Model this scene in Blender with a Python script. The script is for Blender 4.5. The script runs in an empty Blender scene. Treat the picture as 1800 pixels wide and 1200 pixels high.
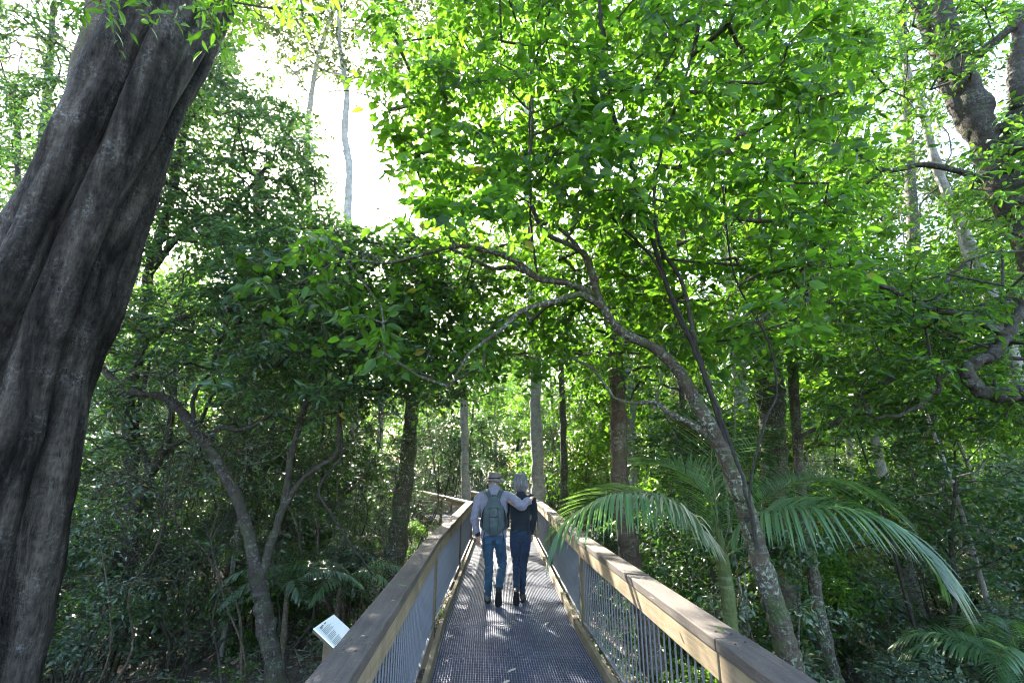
import bpy, bmesh, math, random
import numpy as np
from mathutils import Vector, Matrix, Quaternion

# ------------------------------------------------------------------ camera, sky, sun, exposure
S = bpy.context.scene
COL = S.collection
FPX = 850.0
PITCH = math.atan(226 / 850.0)
CAMZ = 1.8
cam_d = bpy.data.cameras.new('camera'); cam = bpy.data.objects.new('camera', cam_d); COL.objects.link(cam)
cam.location = (0, 0, CAMZ); cam.rotation_euler = (math.pi / 2 + PITCH, 0, 0)
cam_d.sensor_width = 36; cam_d.lens = 36 * FPX / 1800; cam_d.clip_start = .02; cam_d.clip_end = 3000
S.camera = cam

SUN_EL = math.radians(31.0)
SUN_AZ = math.radians(-22.0)          # measured from +Y towards +X
SUNV = np.array([math.sin(SUN_AZ) * math.cos(SUN_EL), math.cos(SUN_AZ) * math.cos(SUN_EL), math.sin(SUN_EL)])
w = bpy.data.worlds.new('World'); S.world = w; w.use_nodes = True
nt = w.node_tree; bg = nt.nodes['Background']
sky = nt.nodes.new('ShaderNodeTexSky'); sky.sky_type = 'NISHITA'; sky.sun_disc = False
sky.sun_elevation = SUN_EL; sky.sun_rotation = SUN_AZ; sky.air_density = 1.0; sky.dust_density = 2.2; sky.ozone_density = 1.0
nt.links.new(sky.outputs[0], bg.inputs[0]); bg.inputs[1].default_value = 0.15
sl = bpy.data.lights.new('sun', 'SUN'); sl.energy = 4.2; sl.angle = math.radians(.5); sl.color = (1, .93, .80)
so = bpy.data.objects.new('sun', sl); COL.objects.link(so)
so.rotation_euler = Vector(SUNV).to_track_quat('Z', 'Y').to_euler(); so.location = (0, 0, 30)
S.view_settings.view_transform = 'Standard'; S.view_settings.look = 'None'
S.view_settings.exposure = 3.45; S.view_settings.gamma = 1.0; S.view_settings.use_curve_mapping = False
S.render.engine = 'CYCLES'
cy = S.cycles
cy.max_bounces = 9; cy.diffuse_bounces = 5; cy.glossy_bounces = 3; cy.transmission_bounces = 6; cy.transparent_max_bounces = 8
cy.sample_clamp_indirect = 6.0; cy.caustics_reflective = False; cy.caustics_refractive = False
cy.use_denoising = True; cy.filter_width = 1.1; cy.denoising_prefilter = 'ACCURATE'; cy.denoising_input_passes = 'RGB_ALBEDO_NORMAL'
try: cy.denoiser = 'OPENIMAGEDENOISE'
except Exception: pass
cy.use_adaptive_sampling = True; cy.adaptive_threshold = .02

# ------------------------------------------------------------------ helpers
RNG = np.random.default_rng(7)
CP, SP = math.cos(PITCH), math.sin(PITCH)

def W(px, py, Y):
    """world point seen at photo pixel (px,py) standing at forward distance Y"""
    a = (px - 900) / FPX; b = (600 - py) / FPX
    y = CP - b * SP; z = SP + b * CP
    k = Y / y
    return np.array([a * k, Y, CAMZ + z * k])

def proj(P):
    P = np.asarray(P, float); d = P - np.array([0, 0, CAMZ])
    c = d[..., 1] * CP + d[..., 2] * SP
    v = -d[..., 1] * SP + d[..., 2] * CP
    c2 = np.where(c < .05, np.nan, c)
    return 900 + FPX * d[..., 0] / c2, 600 - FPX * v / c2, c

def nrm(v):
    v = np.asarray(v, float)
    return v / np.maximum(np.linalg.norm(v, axis=-1, keepdims=True), 1e-9)

def hnoise(x, y, s=1.0, seed=0):
    x = np.asarray(x, float) * s; y = np.asarray(y, float) * s
    return (np.sin(x * 1.3 + seed) * np.cos(y * 1.1 - seed * 1.7) + .5 * np.sin(x * 2.7 + y * 1.9 + seed * 3) + .3 * np.cos(y * 4.1 - x * 3.3 + seed)) / 1.8

def gz(x, y):
    x = np.asarray(x, float); y = np.asarray(y, float)
    b = -1.35 - .75 / (1 + np.exp(-(x - 1.5) * 1.2)) + .22 * hnoise(x, y, .35, 2) + .07 * hnoise(x, y, 1.4, 5)
    b = b + .035 * np.maximum(0, y - 12) + .05 * np.maximum(0, -x - 9) + .05 * np.maximum(0, x - 14)
    return b

def mesh_np(name, V, F, mat=None, smooth=False, attr=None, uv=None):
    """V (n,3), F list of index arrays of equal width or one (m,k) array"""
    if not isinstance(F, (list, tuple)): F = [F]
    F = [np.asarray(f, np.int32) for f in F if len(f)]
    me = bpy.data.meshes.new(name)
    V = np.asarray(V, np.float32)
    me.vertices.add(len(V)); me.vertices.foreach_set('co', V.ravel())
    nl = sum(f.size for f in F); npoly = sum(len(f) for f in F)
    me.loops.add(nl); me.polygons.add(npoly)
    me.loops.foreach_set('vertex_index', np.concatenate([f.ravel() for f in F]))
    tot = np.concatenate([np.full(len(f), f.shape[1], np.int32) for f in F])
    st = np.concatenate([[0], np.cumsum(tot)[:-1]]).astype(np.int32)
    me.polygons.foreach_set('loop_start', st)
    me.polygons.foreach_set('loop_total', tot)
    me.polygons.foreach_set('use_smooth', np.full(npoly, bool(smooth)))
    if attr is not None:
        a = me.attributes.new('shade', 'FLOAT', 'POINT'); a.data.foreach_set('value', np.asarray(attr, np.float32))
    me.update(calc_edges=True); me.validate()
    if mat: me.materials.append(mat)
    return me

def link(name, me, parent=None, mat=None):
    o = bpy.data.objects.new(name, me); COL.objects.link(o)
    if parent is not None: o.parent = parent
    if mat: me.materials.append(mat)
    return o

def thing(name, label, cat, loc=(0, 0, 0), group=None):
    o = bpy.data.objects.new(name, None); COL.objects.link(o); o.location = loc
    o.empty_display_size = .2
    o['label'] = label; o['category'] = cat
    if group: o['group'] = group
    return o

def local(o, loc):
    """parented mesh built in world coordinates: shift it back"""
    o.location = -Vector(loc)

def boxes(B):
    """list of (centre, xaxis, yaxis, zaxis (half-vectors)) -> verts/quads"""
    B = [np.asarray(b, float) for b in B]
    A = np.stack(B)  # n,4,3
    sg = np.array([[-1, -1, -1], [1, -1, -1], [1, 1, -1], [-1, 1, -1], [-1, -1, 1], [1, -1, 1], [1, 1, 1], [-1, 1, 1]], float)
    V = A[:, None, 0] + np.einsum('kj,njc->nkc', sg, A[:, 1:])
    q = np.array([[0, 3, 2, 1], [4, 5, 6, 7], [0, 1, 5, 4], [1, 2, 6, 5], [2, 3, 7, 6], [3, 0, 4, 7]])
    F = (q[None] + (np.arange(len(A)) * 8)[:, None, None]).reshape(-1, 4)
    return V.reshape(-1, 3), F

def bevel_obj(o, wd=.004, seg=2):
    m = o.modifiers.new('bevel', 'BEVEL'); m.width = wd; m.segments = seg; m.limit_method = 'ANGLE'

class Tubes:
    def __init__(s): s.V = []; s.F = []; s.n = 0
    def add(s, P, R, k=6, bump=0, seed=0, cap=True):
        P = np.asarray(P, float); n = len(P); R = np.broadcast_to(np.asarray(R, float), (n,))
        T = nrm(np.gradient(P, axis=0)); ref = np.array([0, 0, 1.]) if abs(T[0, 2]) < .85 else np.array([0, 1., 0])
        U = nrm(np.cross(T, ref)); 
        for i in range(1, n):
            u = U[i - 1] - T[i] * np.dot(U[i - 1], T[i]); U[i] = u / max(1e-9, np.linalg.norm(u))
        B = np.cross(T, U); a = np.arange(k) * 2 * math.pi / k
        rr = R[:, None] * np.ones(k)
        if bump:
            ii = np.arange(n)[:, None]
            rr = rr * (1 + bump * (np.sin(a[None] * 2 + ii * .5 + seed) * .5 + np.sin(a[None] * 3 - ii * .83 + seed * 2) * .35 + np.sin(ii * 1.31 + seed) * .3))
        V = P[:, None] + rr[..., None] * (np.cos(a)[None, :, None] * U[:, None] + np.sin(a)[None, :, None] * B[:, None])
        i = np.arange(n - 1)[:, None] * k; j = np.arange(k)[None]; j2 = (j + 1) % k
        F = np.stack([i + j, i + j2, i + k + j2, i + k + j], -1).reshape(-1, 4) + s.n
        V = V.reshape(-1, 3)
        if cap:
            V = np.concatenate([V, P[-1:] + T[-1:] * R[-1] * .7]); e = s.n + n * k
            jj = np.arange(k); F2 = np.stack([s.n + (n - 1) * k + jj, s.n + (n - 1) * k + (jj + 1) % k, np.full(k, e), np.full(k, e)], -1)
            s.F3 = getattr(s, 'F3', []) ; s.F3.append(F2[:, :3])
        s.V.append(V); s.F.append(F); s.n += len(V)
    def sticks(s, A, Bp, r):
        """many 3-sided prisms A->B vectorised"""
        A = np.asarray(A); Bp = np.asarray(Bp); n = len(A)
        if n == 0: return
        r = np.broadcast_to(r, (n,)); T = nrm(Bp - A); ref = np.where(np.abs(T[:, 2:3]) < .85, [[0, 0, 1.]], [[0, 1., 0]])
        U = nrm(np.cross(T, ref)); Bn = np.cross(T, U); a = np.arange(3) * 2 * math.pi / 3
        ring = np.cos(a)[None, :, None] * U[:, None] + np.sin(a)[None, :, None] * Bn[:, None]
        V = np.concatenate([A[:, None] + ring * r[:, None, None], Bp[:, None] + ring * r[:, None, None] * .5], 1)
        q = np.array([[0, 1, 4, 3], [1, 2, 5, 4], [2, 0, 3, 5]])
        F = (q[None] + (np.arange(n) * 6)[:, None, None]).reshape(-1, 4) + s.n
        s.V.append(V.reshape(-1, 3)); s.F.append(F); s.n += n * 6
    def mesh(s, name, mat, smooth=True):
        V = np.concatenate(s.V); F = [np.concatenate(s.F)]
        if getattr(s, 'F3', None): F.append(np.concatenate(s.F3))
        return mesh_np(name, V, F, mat, smooth)

def smooth_path(P, sub=6, jit=0.0, rng=RNG):
    """Catmull-Rom through control points (n,3+) (extra columns interpolated too)"""
    P = np.asarray(P, float); n = len(P)
    Q = np.concatenate([2 * P[:1] - P[1:2], P, 2 * P[-1:] - P[-2:-1]])
    out = []
    for i in range(n - 1):
        p0, p1, p2, p3 = Q[i:i + 4]
        for t in np.arange(sub) / sub:
            out.append(.5 * ((2 * p1) + (-p0 + p2) * t + (2 * p0 - 5 * p1 + 4 * p2 - p3) * t * t + (-p0 + 3 * p1 - 3 * p2 + p3) * t ** 3))
    out.append(P[-1]); out = np.array(out)
    if jit: out[1:-1, :3] += rng.normal(0, jit, out[1:-1, :3].shape)
    return out

# ------------------------------------------------------------------ materials
def new_mat(name):
    m = bpy.data.materials.new(name); m.use_nodes = True
    return m, m.node_tree, m.node_tree.nodes['Principled BSDF']

def node(nt, t, **kw):
    n = nt.nodes.new(t)
    for k, v in kw.items():
        if k.startswith('i_'):
            n.inputs[int(k[2:]) if k[2:].isdigit() else k[2:]].default_value = v
        else: setattr(n, k, v)
    return n

def ramp(nt, fac, stops, interp='LINEAR'):
    r = nt.nodes.new('ShaderNodeValToRGB'); r.color_ramp.interpolation = interp
    e = r.color_ramp.elements
    while len(e) < len(stops): e.new(.5)
    for i, (p, c) in enumerate(stops):
        e[i].position = p; e[i].color = (c if len(c) == 4 else (*c, 1)) if hasattr(c, '__len__') else (c, c, c, 1)
    nt.links.new(fac, r.inputs[0]); return r.outputs[0]

def mixc(nt, fac, a, b, mode='MIX'):
    m = nt.nodes.new('ShaderNodeMix'); m.data_type = 'RGBA'; m.blend_type = mode
    for sock, v in ((m.inputs[0], fac), (m.inputs[6], a), (m.inputs[7], b)):
        if hasattr(v, 'is_linked') or isinstance(v, bpy.types.NodeSocket): nt.links.new(v, sock)
        else: sock.default_value = v if not hasattr(v, '__len__') or len(v) == 4 else (*v, 1)
    return m.outputs[2]

def coords(nt, scale=(1, 1, 1), kind='Object'):
    tc = nt.nodes.new('ShaderNodeTexCoord'); mp = nt.nodes.new('ShaderNodeMapping')
    mp.inputs[3].default_value = scale; nt.links.new(tc.outputs[kind], mp.inputs[0]); return mp.outputs[0]

def noise(nt, vec, scale, detail=4, rough=.55, dist=0):
    n = nt.nodes.new('ShaderNodeTexNoise'); n.inputs['Scale'].default_value = scale; n.inputs['Detail'].default_value = detail
    n.inputs['Roughness'].default_value = rough; n.inputs['Distortion'].default_value = dist
    nt.links.new(vec, n.inputs['Vector']); return n.outputs[0]

def bump(nt, h, bsdf, strength=.5, dist=.01):
    b = nt.nodes.new('ShaderNodeBump'); b.inputs['Strength'].default_value = strength; b.inputs['Distance'].default_value = dist
    nt.links.new(h, b.inputs['Height']); nt.links.new(b.outputs[0], bsdf.inputs['Normal']); return b

def leaf_mat(name, dark, light, trans, tmix=.5, rough=.38, spec=.5, dead=0.0):
    m, nt, p = new_mat(name)
    at = node(nt, 'ShaderNodeAttribute', attribute_name='shade')
    c = ramp(nt, at.outputs['Fac'], [(0, dark), (.8, light), (.965, tuple(1.25 * x for x in light)), (.985, (.26, .19, .03))])
    geo = nt.nodes.new('ShaderNodeTexCoord')
    n = noise(nt, geo.outputs['Object'], 1.1, 2)
    v = ramp(nt, n, [(.3, .62), (.7, 1.25)])
    c = mixc(nt, 1.0, c, v, 'MULTIPLY')
    ge = nt.nodes.new('ShaderNodeNewGeometry')
    # paler underside
    c2 = mixc(nt, 1.0, c, (1.25, 1.25, 1.15), 'MULTIPLY')
    cc = mixc(nt, ge.outputs['Backfacing'], c, c2)
    nt.links.new(cc, p.inputs['Base Color'])
    p.inputs['Roughness'].default_value = rough; p.inputs['Specular IOR Level'].default_value = spec
    tr = nt.nodes.new('ShaderNodeBsdfTranslucent')
    tcol = ramp(nt, at.outputs['Fac'], [(0, tuple(x * .7 for x in trans)), (1, tuple(x * 1.2 for x in trans))])
    tcol = mixc(nt, 1.0, tcol, v, 'MULTIPLY')
    nt.links.new(tcol, tr.inputs[0])
    mx = nt.nodes.new('ShaderNodeMixShader'); mx.inputs[0].default_value = tmix
    nt.links.new(p.outputs[0], mx.inputs[1]); nt.links.new(tr.outputs[0], mx.inputs[2])
    nt.links.new(mx.outputs[0], nt.nodes['Material Output'].inputs[0])
    return m

def bark_mat(name, a, b, lichen=(.42, .45, .40), lich=.6, scale=1.0, rings=0.0, moss=0.0, bstr=.7):
    m, nt, p = new_mat(name)
    v = coords(nt, (1, 1, .18)); v1 = coords(nt, (1, 1, 1)); vr = coords(nt, (.35, .35, 3.0))
    n1 = noise(nt, v, 26 * scale, 8, .65, .4); n2 = noise(nt, v1, 5 * scale, 5, .6); n3 = noise(nt, v1, 14 * scale, 6, .7)
    c = mixc(nt, ramp(nt, n1, [(.3, 0), (.7, 1)]), a, b)
    c = mixc(nt, ramp(nt, n2, [(.35, .0), (.75, .55)]), c, tuple(x * 1.5 for x in b))
    if rings:
        nr = noise(nt, vr, 3.4 * scale, 4, .6, .6)
        c = mixc(nt, ramp(nt, nr, [(.56, 0), (.66, rings)]), c, lichen)
    lm = node(nt, 'ShaderNodeMath', operation='MULTIPLY'); nt.links.new(ramp(nt, n3, [(.52, 0), (.60, 1)]), lm.inputs[0])
    nt.links.new(ramp(nt, noise(nt, v1, 1.7 * scale, 3), [(.62 - .3 * lich, 0), (.72 - .2 * lich, 1)]), lm.inputs[1])
    lm2 = node(nt, 'ShaderNodeMath', operation='MULTIPLY'); lm2.inputs[1].default_value = lich; nt.links.new(lm.outputs[0], lm2.inputs[0])
    c = mixc(nt, lm2.outputs[0], c, lichen)
    if moss:
        c = mixc(nt, ramp(nt, noise(nt, v1, 2.3 * scale, 5), [(.5, 0), (.62, moss)]), c, (.05, .075, .02))
    nt.links.new(c, p.inputs['Base Color']); p.inputs['Roughness'].default_value = .88; p.inputs['Specular IOR Level'].default_value = .25
    hh = node(nt, 'ShaderNodeMath', operation='ADD'); nt.links.new(n1, hh.inputs[0]); nt.links.new(n3, hh.inputs[1])
    bump(nt, hh.outputs[0], p, bstr, .04 if name == 'bark_fig' else .022)
    return m

def simple_mat(name, col, rough=.6, metal=0, spec=.5, var=.25, nscale=8, bstr=.15, bdist=.003):
    m, nt, p = new_mat(name); v = coords(nt)
    n = noise(nt, v, nscale, 5)
    c = mixc(nt, ramp(nt, n, [(.25, 0), (.75, 1)]), tuple(x * (1 - var) for x in col), tuple(min(1, x * (1 + var)) for x in col))
    nt.links.new(c, p.inputs['Base Color']); p.inputs['Roughness'].default_value = rough; p.inputs['Metallic'].default_value = metal
    p.inputs['Specular IOR Level'].default_value = spec
    if bstr: bump(nt, noise(nt, v, nscale * 8, 4), p, bstr, bdist)
    return m

M = {}
M['leaf_hero'] = leaf_mat('leaf_hero', (.012, .044, .008), (.052, .122, .016), (.15, .35, .016), .52, .42, .28)
M['leaf_mid'] = leaf_mat('leaf_mid', (.014, .044, .010), (.048, .110, .018), (.145, .33, .018), .52, .40, .38)
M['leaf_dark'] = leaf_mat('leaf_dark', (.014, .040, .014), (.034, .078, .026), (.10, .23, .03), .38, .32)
M['leaf_blue'] = leaf_mat('leaf_blue', (.050, .088, .050), (.125, .18, .11), (.10, .22, .05), .28, .30, .65)
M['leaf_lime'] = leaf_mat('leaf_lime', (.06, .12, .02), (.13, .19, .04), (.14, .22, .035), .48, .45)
M['leaf_far'] = leaf_mat('leaf_far', (.03, .07, .015), (.06, .12, .02), (.065, .105, .018), .45, .45, .3)
M['leaf_palm'] = leaf_mat('leaf_palm', (.040, .095, .040), (.095, .165, .075), (.20, .38, .06), .42, .30, .6)
M['leaf_dead'] = leaf_mat('leaf_dead', (.09, .055, .042), (.30, .215, .17), (.12, .06, .02), .2, .5, .4)
M['leaf_palmdry'] = leaf_mat('leaf_palmdry', (.16, .17, .09), (.34, .33, .22), (.3, .3, .12), .35, .5)
M['bark_fig'] = bark_mat('bark_fig', (.006, .005, .0045), (.078, .066, .054), (.19, .195, .19), .5, 2.3, .05, 0, 1.0); M['bark_fig'].node_tree.nodes['Principled BSDF'].inputs['Specular IOR Level'].default_value = .12
_nt = M['bark_fig'].node_tree; _p = _nt.nodes['Principled BSDF']; _src = _p.inputs['Base Color'].links[0].from_socket
_st = ramp(_nt, noise(_nt, coords(_nt, (1, 1, .16)), 5.5, 5, .6, .5), [(.36, .22), (.5, .75), (.66, 1.7)])
_nt.links.new(mixc(_nt, 1.0, _src, _st, 'MULTIPLY'), _p.inputs['Base Color'])
M['bark_hero'] = bark_mat('bark_hero', (.018, .014, .010), (.072, .056, .038), (.24, .30, .22), .85, 2.4, .2, .7, 1.0)
M['bark_brown'] = bark_mat('bark_brown', (.030, .020, .014), (.095, .068, .048), (.28, .29, .22), .6, 2.2, .2, .4, 1.0)
M['bark_pale'] = bark_mat('bark_pale', (.12, .105, .09), (.34, .315, .28), (.48, .48, .45), .7, 2.0, .5, .2, 1.0)
M['bark_dark'] = bark_mat('bark_dark', (.012, .010, .008), (.050, .041, .033), (.15, .17, .14), .6, 2.0, .2, .25, 1.0)
M['bark_palm'] = bark_mat('bark_palm', (.030, .045, .014), (.085, .105, .035), (.16, .18, .12), .4, 2.0, .6, .4)
M['bark_red'] = bark_mat('bark_red', (.06, .032, .020), (.19, .11, .075), (.28, .23, .18), .4, 1.8, .2, 0)
M['liana'] = bark_mat('liana', (.008, .007, .006), (.028, .024, .02), (.10, .11, .09), .3, 2.0, .1, 0)

# weathered timber
def timber(name, a, b, green=.0):
    m, nt, p = new_mat(name)
    v = coords(nt, (9, .5, 9)); v1 = coords(nt)
    g = noise(nt, v, 7, 8, .65, .8); n2 = noise(nt, v1, 2.2, 5); n3 = noise(nt, v1, 60, 3)
    c = mixc(nt, ramp(nt, g, [(.25, 0), (.8, 1)]), a, b)
    c = mixc(nt, ramp(nt, n2, [(.4, 0), (.7, .6)]), c, tuple(x * .55 for x in a))
    c = mixc(nt, ramp(nt, n3, [(.62, 0), (.75, .25)]), c, (.4, .38, .34))
    if green: c = mixc(nt, ramp(nt, noise(nt, v1, 3.1, 6, .7), [(.48, 0), (.66, green)]), c, (.075, .085, .02))
    nt.links.new(c, p.inputs['Base Color']); p.inputs['Roughness'].default_value = .8; p.inputs['Specular IOR Level'].default_value = .3
    bump(nt, g, p, .5, .004); return m
M['timber_top'] = timber('timber_top', (.040, .032, .026), (.125, .098, .076))
M['timber_side'] = timber('timber_side', (.145, .102, .058), (.34, .25, .145), .45)
M['timber_kick'] = timber('timber_kick', (.085, .065, .040), (.22, .17, .105), .6)
M['timber_post'] = timber('timber_post', (.075, .055, .035), (.16, .12, .075), .5)
M['steel'] = simple_mat('galvanised_steel', (.135, .148, .172), .45, .6, .5, .2, 30, .1)
M['grate'] = simple_mat('grating_steel', (.066, .076, .108), .5, .3, .5, .28, 3, .0)
_nt = M['grate'].node_tree
for _n in _nt.nodes:
    if _n.type == 'MAPPING':
        _g = _nt.nodes.new('ShaderNodeNewGeometry'); _nt.links.new(_g.outputs['Position'], _n.inputs[0])
M['white'] = simple_mat('sign_white', (.72, .74, .76), .35, 0, .5, .05, 5, 0)
M['ink'] = simple_mat('sign_ink', (.10, .16, .14), .5, 0, .5, .1, 5, 0)
M['ink_teal'] = simple_mat('sign_teal', (.25, .5, .5), .5, 0, .5, .1, 5, 0)

# soil
m, nt, p = new_mat('forest_soil'); v = coords(nt)
c = mixc(nt, ramp(nt, noise(nt, v, 9, 8, .7), [(.3, 0), (.7, 1)]), (.045, .033, .026), (.17, .125, .10))
c = mixc(nt, ramp(nt, noise(nt, v, .6, 4), [(.4, 0), (.65, .7)]), c, (.045, .040, .024))
nt.links.new(c, p.inputs['Base Color']); p.inputs['Roughness'].default_value = .95
bump(nt, noise(nt, v, 25, 6, .7), p, .9, .03); M['soil'] = m

# ------------------------------------------------------------------ ground
def make_ground():
    xs = np.concatenate([-np.geomspace(800, 20, 16), np.linspace(-18, 22, 121), np.geomspace(24, 800, 16)])
    ys = np.concatenate([[-300, -80, -30], np.linspace(-12, 50, 150), np.geomspace(53, 1200, 18)])
    X, Y = np.meshgrid(xs, ys); Z = gz(np.clip(X, -45, 45), np.clip(Y, -50, 90))
    V = np.stack([X, Y, Z], -1).reshape(-1, 3); nx = len(xs); ny = len(ys)
    i = np.arange(ny - 1)[:, None] * nx + np.arange(nx - 1)[None]
    F = np.stack([i, i + 1, i + nx + 1, i + nx], -1).reshape(-1, 4)
    o = link('ground', mesh_np('ground', V, F, M['soil'], True)); o['kind'] = 'structure'
make_ground()

# ------------------------------------------------------------------ walkway
HW_DECK = .77; Y_ST = [-4.7, -1.0, 2.7, 6.4, 10.1, 13.8, 17.5, 21.2]
def cx(y):
    return np.interp(np.asarray(y, float), [-10, 6.4, 13.8, 21.2], [.05 + .057 * 14.87, .05 - .057 * 1.53, .05 - .057 * 1.53 - .022 * 7.4, -.2 - .36 * 7.4])
walk = bpy.data.objects.new('walkway', None); COL.objects.link(walk); walk['kind'] = 'structure'
walk['label'] = 'elevated boardwalk deck of grey steel grating panels'
def seg_frame(y0, y1):
    a = np.array([float(cx(y0)), y0, 0]); b = np.array([float(cx(y1)), y1, 0]); d = nrm(b - a); n = np.array([d[1], -d[0], 0])
    return a, b, d, n
# one grating panel, 1 m long
def grating_mesh():
    B = []; L = .494; hw = HW_DECK - .006; n = 66
    for i in range(n + 1):
        x = -hw + 2 * hw * i / n
        B.append([(x, 0, -.014), (.0028, 0, 0), (0, L, 0), (0, 0, .014)])
    for j in range(26):
        y = -L + .005 + (2 * L - .01) * j / 25
        B.append([(0, y, -.008), (hw, 0, 0), (0, .0026, 0), (0, 0, .0065)])
    for s in (-1, 1): B.append([(0, s * (L - .001), -.0125), (hw, 0, 0), (0, .003, 0), (0, 0, .0135)])
    for sx in (-.62, -.08, .08, .62):
        for sy in (-.46, .46):
            B.append([(sx, sy, .003), (.016, 0, 0), (0, .010, 0), (0, 0, .003)])
    V, F = boxes(B); return mesh_np('grating_panel', V, F, M['grate'])
gm = grating_mesh()
y = -1.5
while y < 20.6:
    a, b, d, n = seg_frame(y, y + 1)
    o = link('grating_panel', gm, walk); o.location = ((a + b) / 2).tolist(); o.rotation_euler.z = math.atan2(-d[0], d[1]); y += 1.0
B = []
for s in (-1, 0, 1):
    for y0, y1 in zip(Y_ST[:-1], Y_ST[1:]):
        a, b, d, n = seg_frame(y0, y1)
        B.append([(a + b) / 2 + n * s * .62 + [0, 0, -.13], n * .035, d * (np.linalg.norm(b - a) / 2), [0, 0, .095]])
V, F = boxes(B); link('joist', mesh_np('joist', V, F, M['timber_post']), walk)
for y0 in Y_ST[1:]:
    a, b, d, n = seg_frame(y0 - .1, y0)
    V, F = boxes([[b + [0, 0, -.31], n * 1.05, d * .05, [0, 0, .08]]]); link('bearer', mesh_np('bearer', V, F, M['timber_post']), walk)
    for s in (-1, 1):
        q = b + n * s * .7; g0 = float(gz(q[0], q[1])) - .2
        V, F = boxes([[(q[0], q[1], (g0 - .39) / 2), n * .06, d * .06, [0, 0, (-.39 - g0) / 2]]]); link('pier_post', mesh_np('pier_post', V, F, M['timber_post']), walk)

def box_obj(name, parent, c, x, y, z, mat, bev=.004):
    """oriented box with its own local frame so timber grain runs along local Y"""
    x, y, z = map(np.asarray, (x, y, z)); hx, hy, hz = (np.linalg.norm(v) for v in (x, y, z))
    V, F = boxes([[(0, 0, 0), (hx, 0, 0), (0, hy, 0), (0, 0, hz)]])
    o = link(name, mesh_np(name, V, F, mat), parent)
    R = Matrix((nrm(x), nrm(y), nrm(z))).transposed().to_4x4(); R.translation = Vector(np.asarray(c, float)); o.matrix_basis = R
    if bev: bevel_obj(o, bev)
    return o

def rod_mesh(r, z0, z1, k=6):
    t = Tubes(); t.add([(0, 0, z0), (0, 0, z1)], [r, r], k, cap=False); return t.mesh('baluster', M['steel'])
balm = rod_mesh(.0065, .07, .80)
RT = .985   # rail top
UP = np.array([0, 0, 1.])
def railing(s, label):
    r = thing('railing', label, 'railing', group='timber railings of the walkway')
    for k, (y0, y1) in enumerate(zip(Y_ST[:-1], Y_ST[1:])):
        a, b, d, n = seg_frame(y0, y1); L = np.linalg.norm(b - a); mid = (a + b) / 2; dz = RNG.normal(0, .004)
        tw = RNG.normal(0, .006)
        box_obj('handrail', r, mid + n * s * (.855 + .085) + UP * (RT - .03 + dz), n * .088, d * (L / 2 - .003), UP * .031, M['timber_top'], .007)
        box_obj('rail_board', r, mid + n * s * (.866 + .022 + tw) + UP * (RT - .133), n * .022, d * (L / 2 - .004), UP * .066, M['timber_side'], .005)
        box_obj('outer_board', r, mid + n * s * (1.0) + UP * (RT - .13), n * .02, d * (L / 2 - .004), UP * .062, M['timber_side'], .005)
        box_obj('kickboard', r, mid + n * s * (HW_DECK + .028) + UP * (.03), n * .024, d * (L / 2 - .004), UP * .055, M['timber_kick'], .004)
        box_obj('bottom_rail', r, mid + n * s * .892 + UP * .062, n * .018, d * (L / 2 - .05), UP * .008, M['steel'], 0)
        nb = int(L / .1)
        for i in range(nb):
            if i == 0: continue
            p_ = a + (b - a) * (i / nb)
            if p_[1] < .5: continue
            o = link('baluster', balm, r); o.location = (p_ + n * s * .90 ).tolist()
        box_obj('post', r, b - d * .0 + n * s * .915 + UP * ((RT - .20 - .3) / 2), n * .045, d * .045, UP * ((RT - .20 + .3) / 2), M['timber_post'], .006)
        # bolt heads and splits near the joints
        if y0 > -2:
            for (ty, tx) in ((.06, .03), (.10, -.035), (L - .07, .035), (L - .1, -.03)):
                q = a + d * ty + n * s * (.94 + tx) + UP * (RT + dz + .001)
                t = Tubes(); t.add([q - UP * .003, q + UP * .0015], [.008, .008], 8); link('screw_head', t.mesh('screw_head', M['bark_dark']), r)
    return r
railL = railing(-1, 'timber topped steel railing along the left edge of the walkway')
railR = railing(1, 'timber topped steel railing along the right edge, partly sunlit, under the palm frond')

# ------------------------------------------------------------------ foliage engine
def leaf_tmpl(kind):
    if kind == 'near':      # 11 verts, folded along the midrib, drooping tip
        st = [(.16, .26), (.42, .40), (.72, .27)]
        V = [(0, 0, 0)]
        for t, wd in st:
            z = -.16 * t * t
            V += [(-wd * .5, t, z + wd * .16), (0, t, z), (wd * .5, t, z + wd * .16)]
        V.append((0, 1, -.20))
        F = [[0, 2, 1], [0, 3, 2]]
        for i in (0, 1):
            a = 1 + 3 * i
            F += [[a, a + 1, a + 4], [a, a + 4, a + 3], [a + 1, a + 2, a + 5], [a + 1, a + 5, a + 4]]
        F += [[7, 8, 10], [8, 9, 10]]
    elif kind == 'mid':     # 5 verts
        V = [(0, 0, 0), (-.20, .45, .05), (0, .47, -.03), (.20, .45, .05), (0, 1, -.14)]
        F = [[0, 2, 1], [0, 3, 2], [1, 2, 4], [2, 3, 4]]
    else:
        V = [(0, 0, 0), (-.23, .5, 0), (.23, .5, 0), (0, 1, -.08)]
        F = [[0, 2, 1], [1, 2, 3]]
    return np.array(V, float), np.array(F, np.int32)
TM = {k: leaf_tmpl(k) for k in ('near', 'mid', 'far')}

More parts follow.
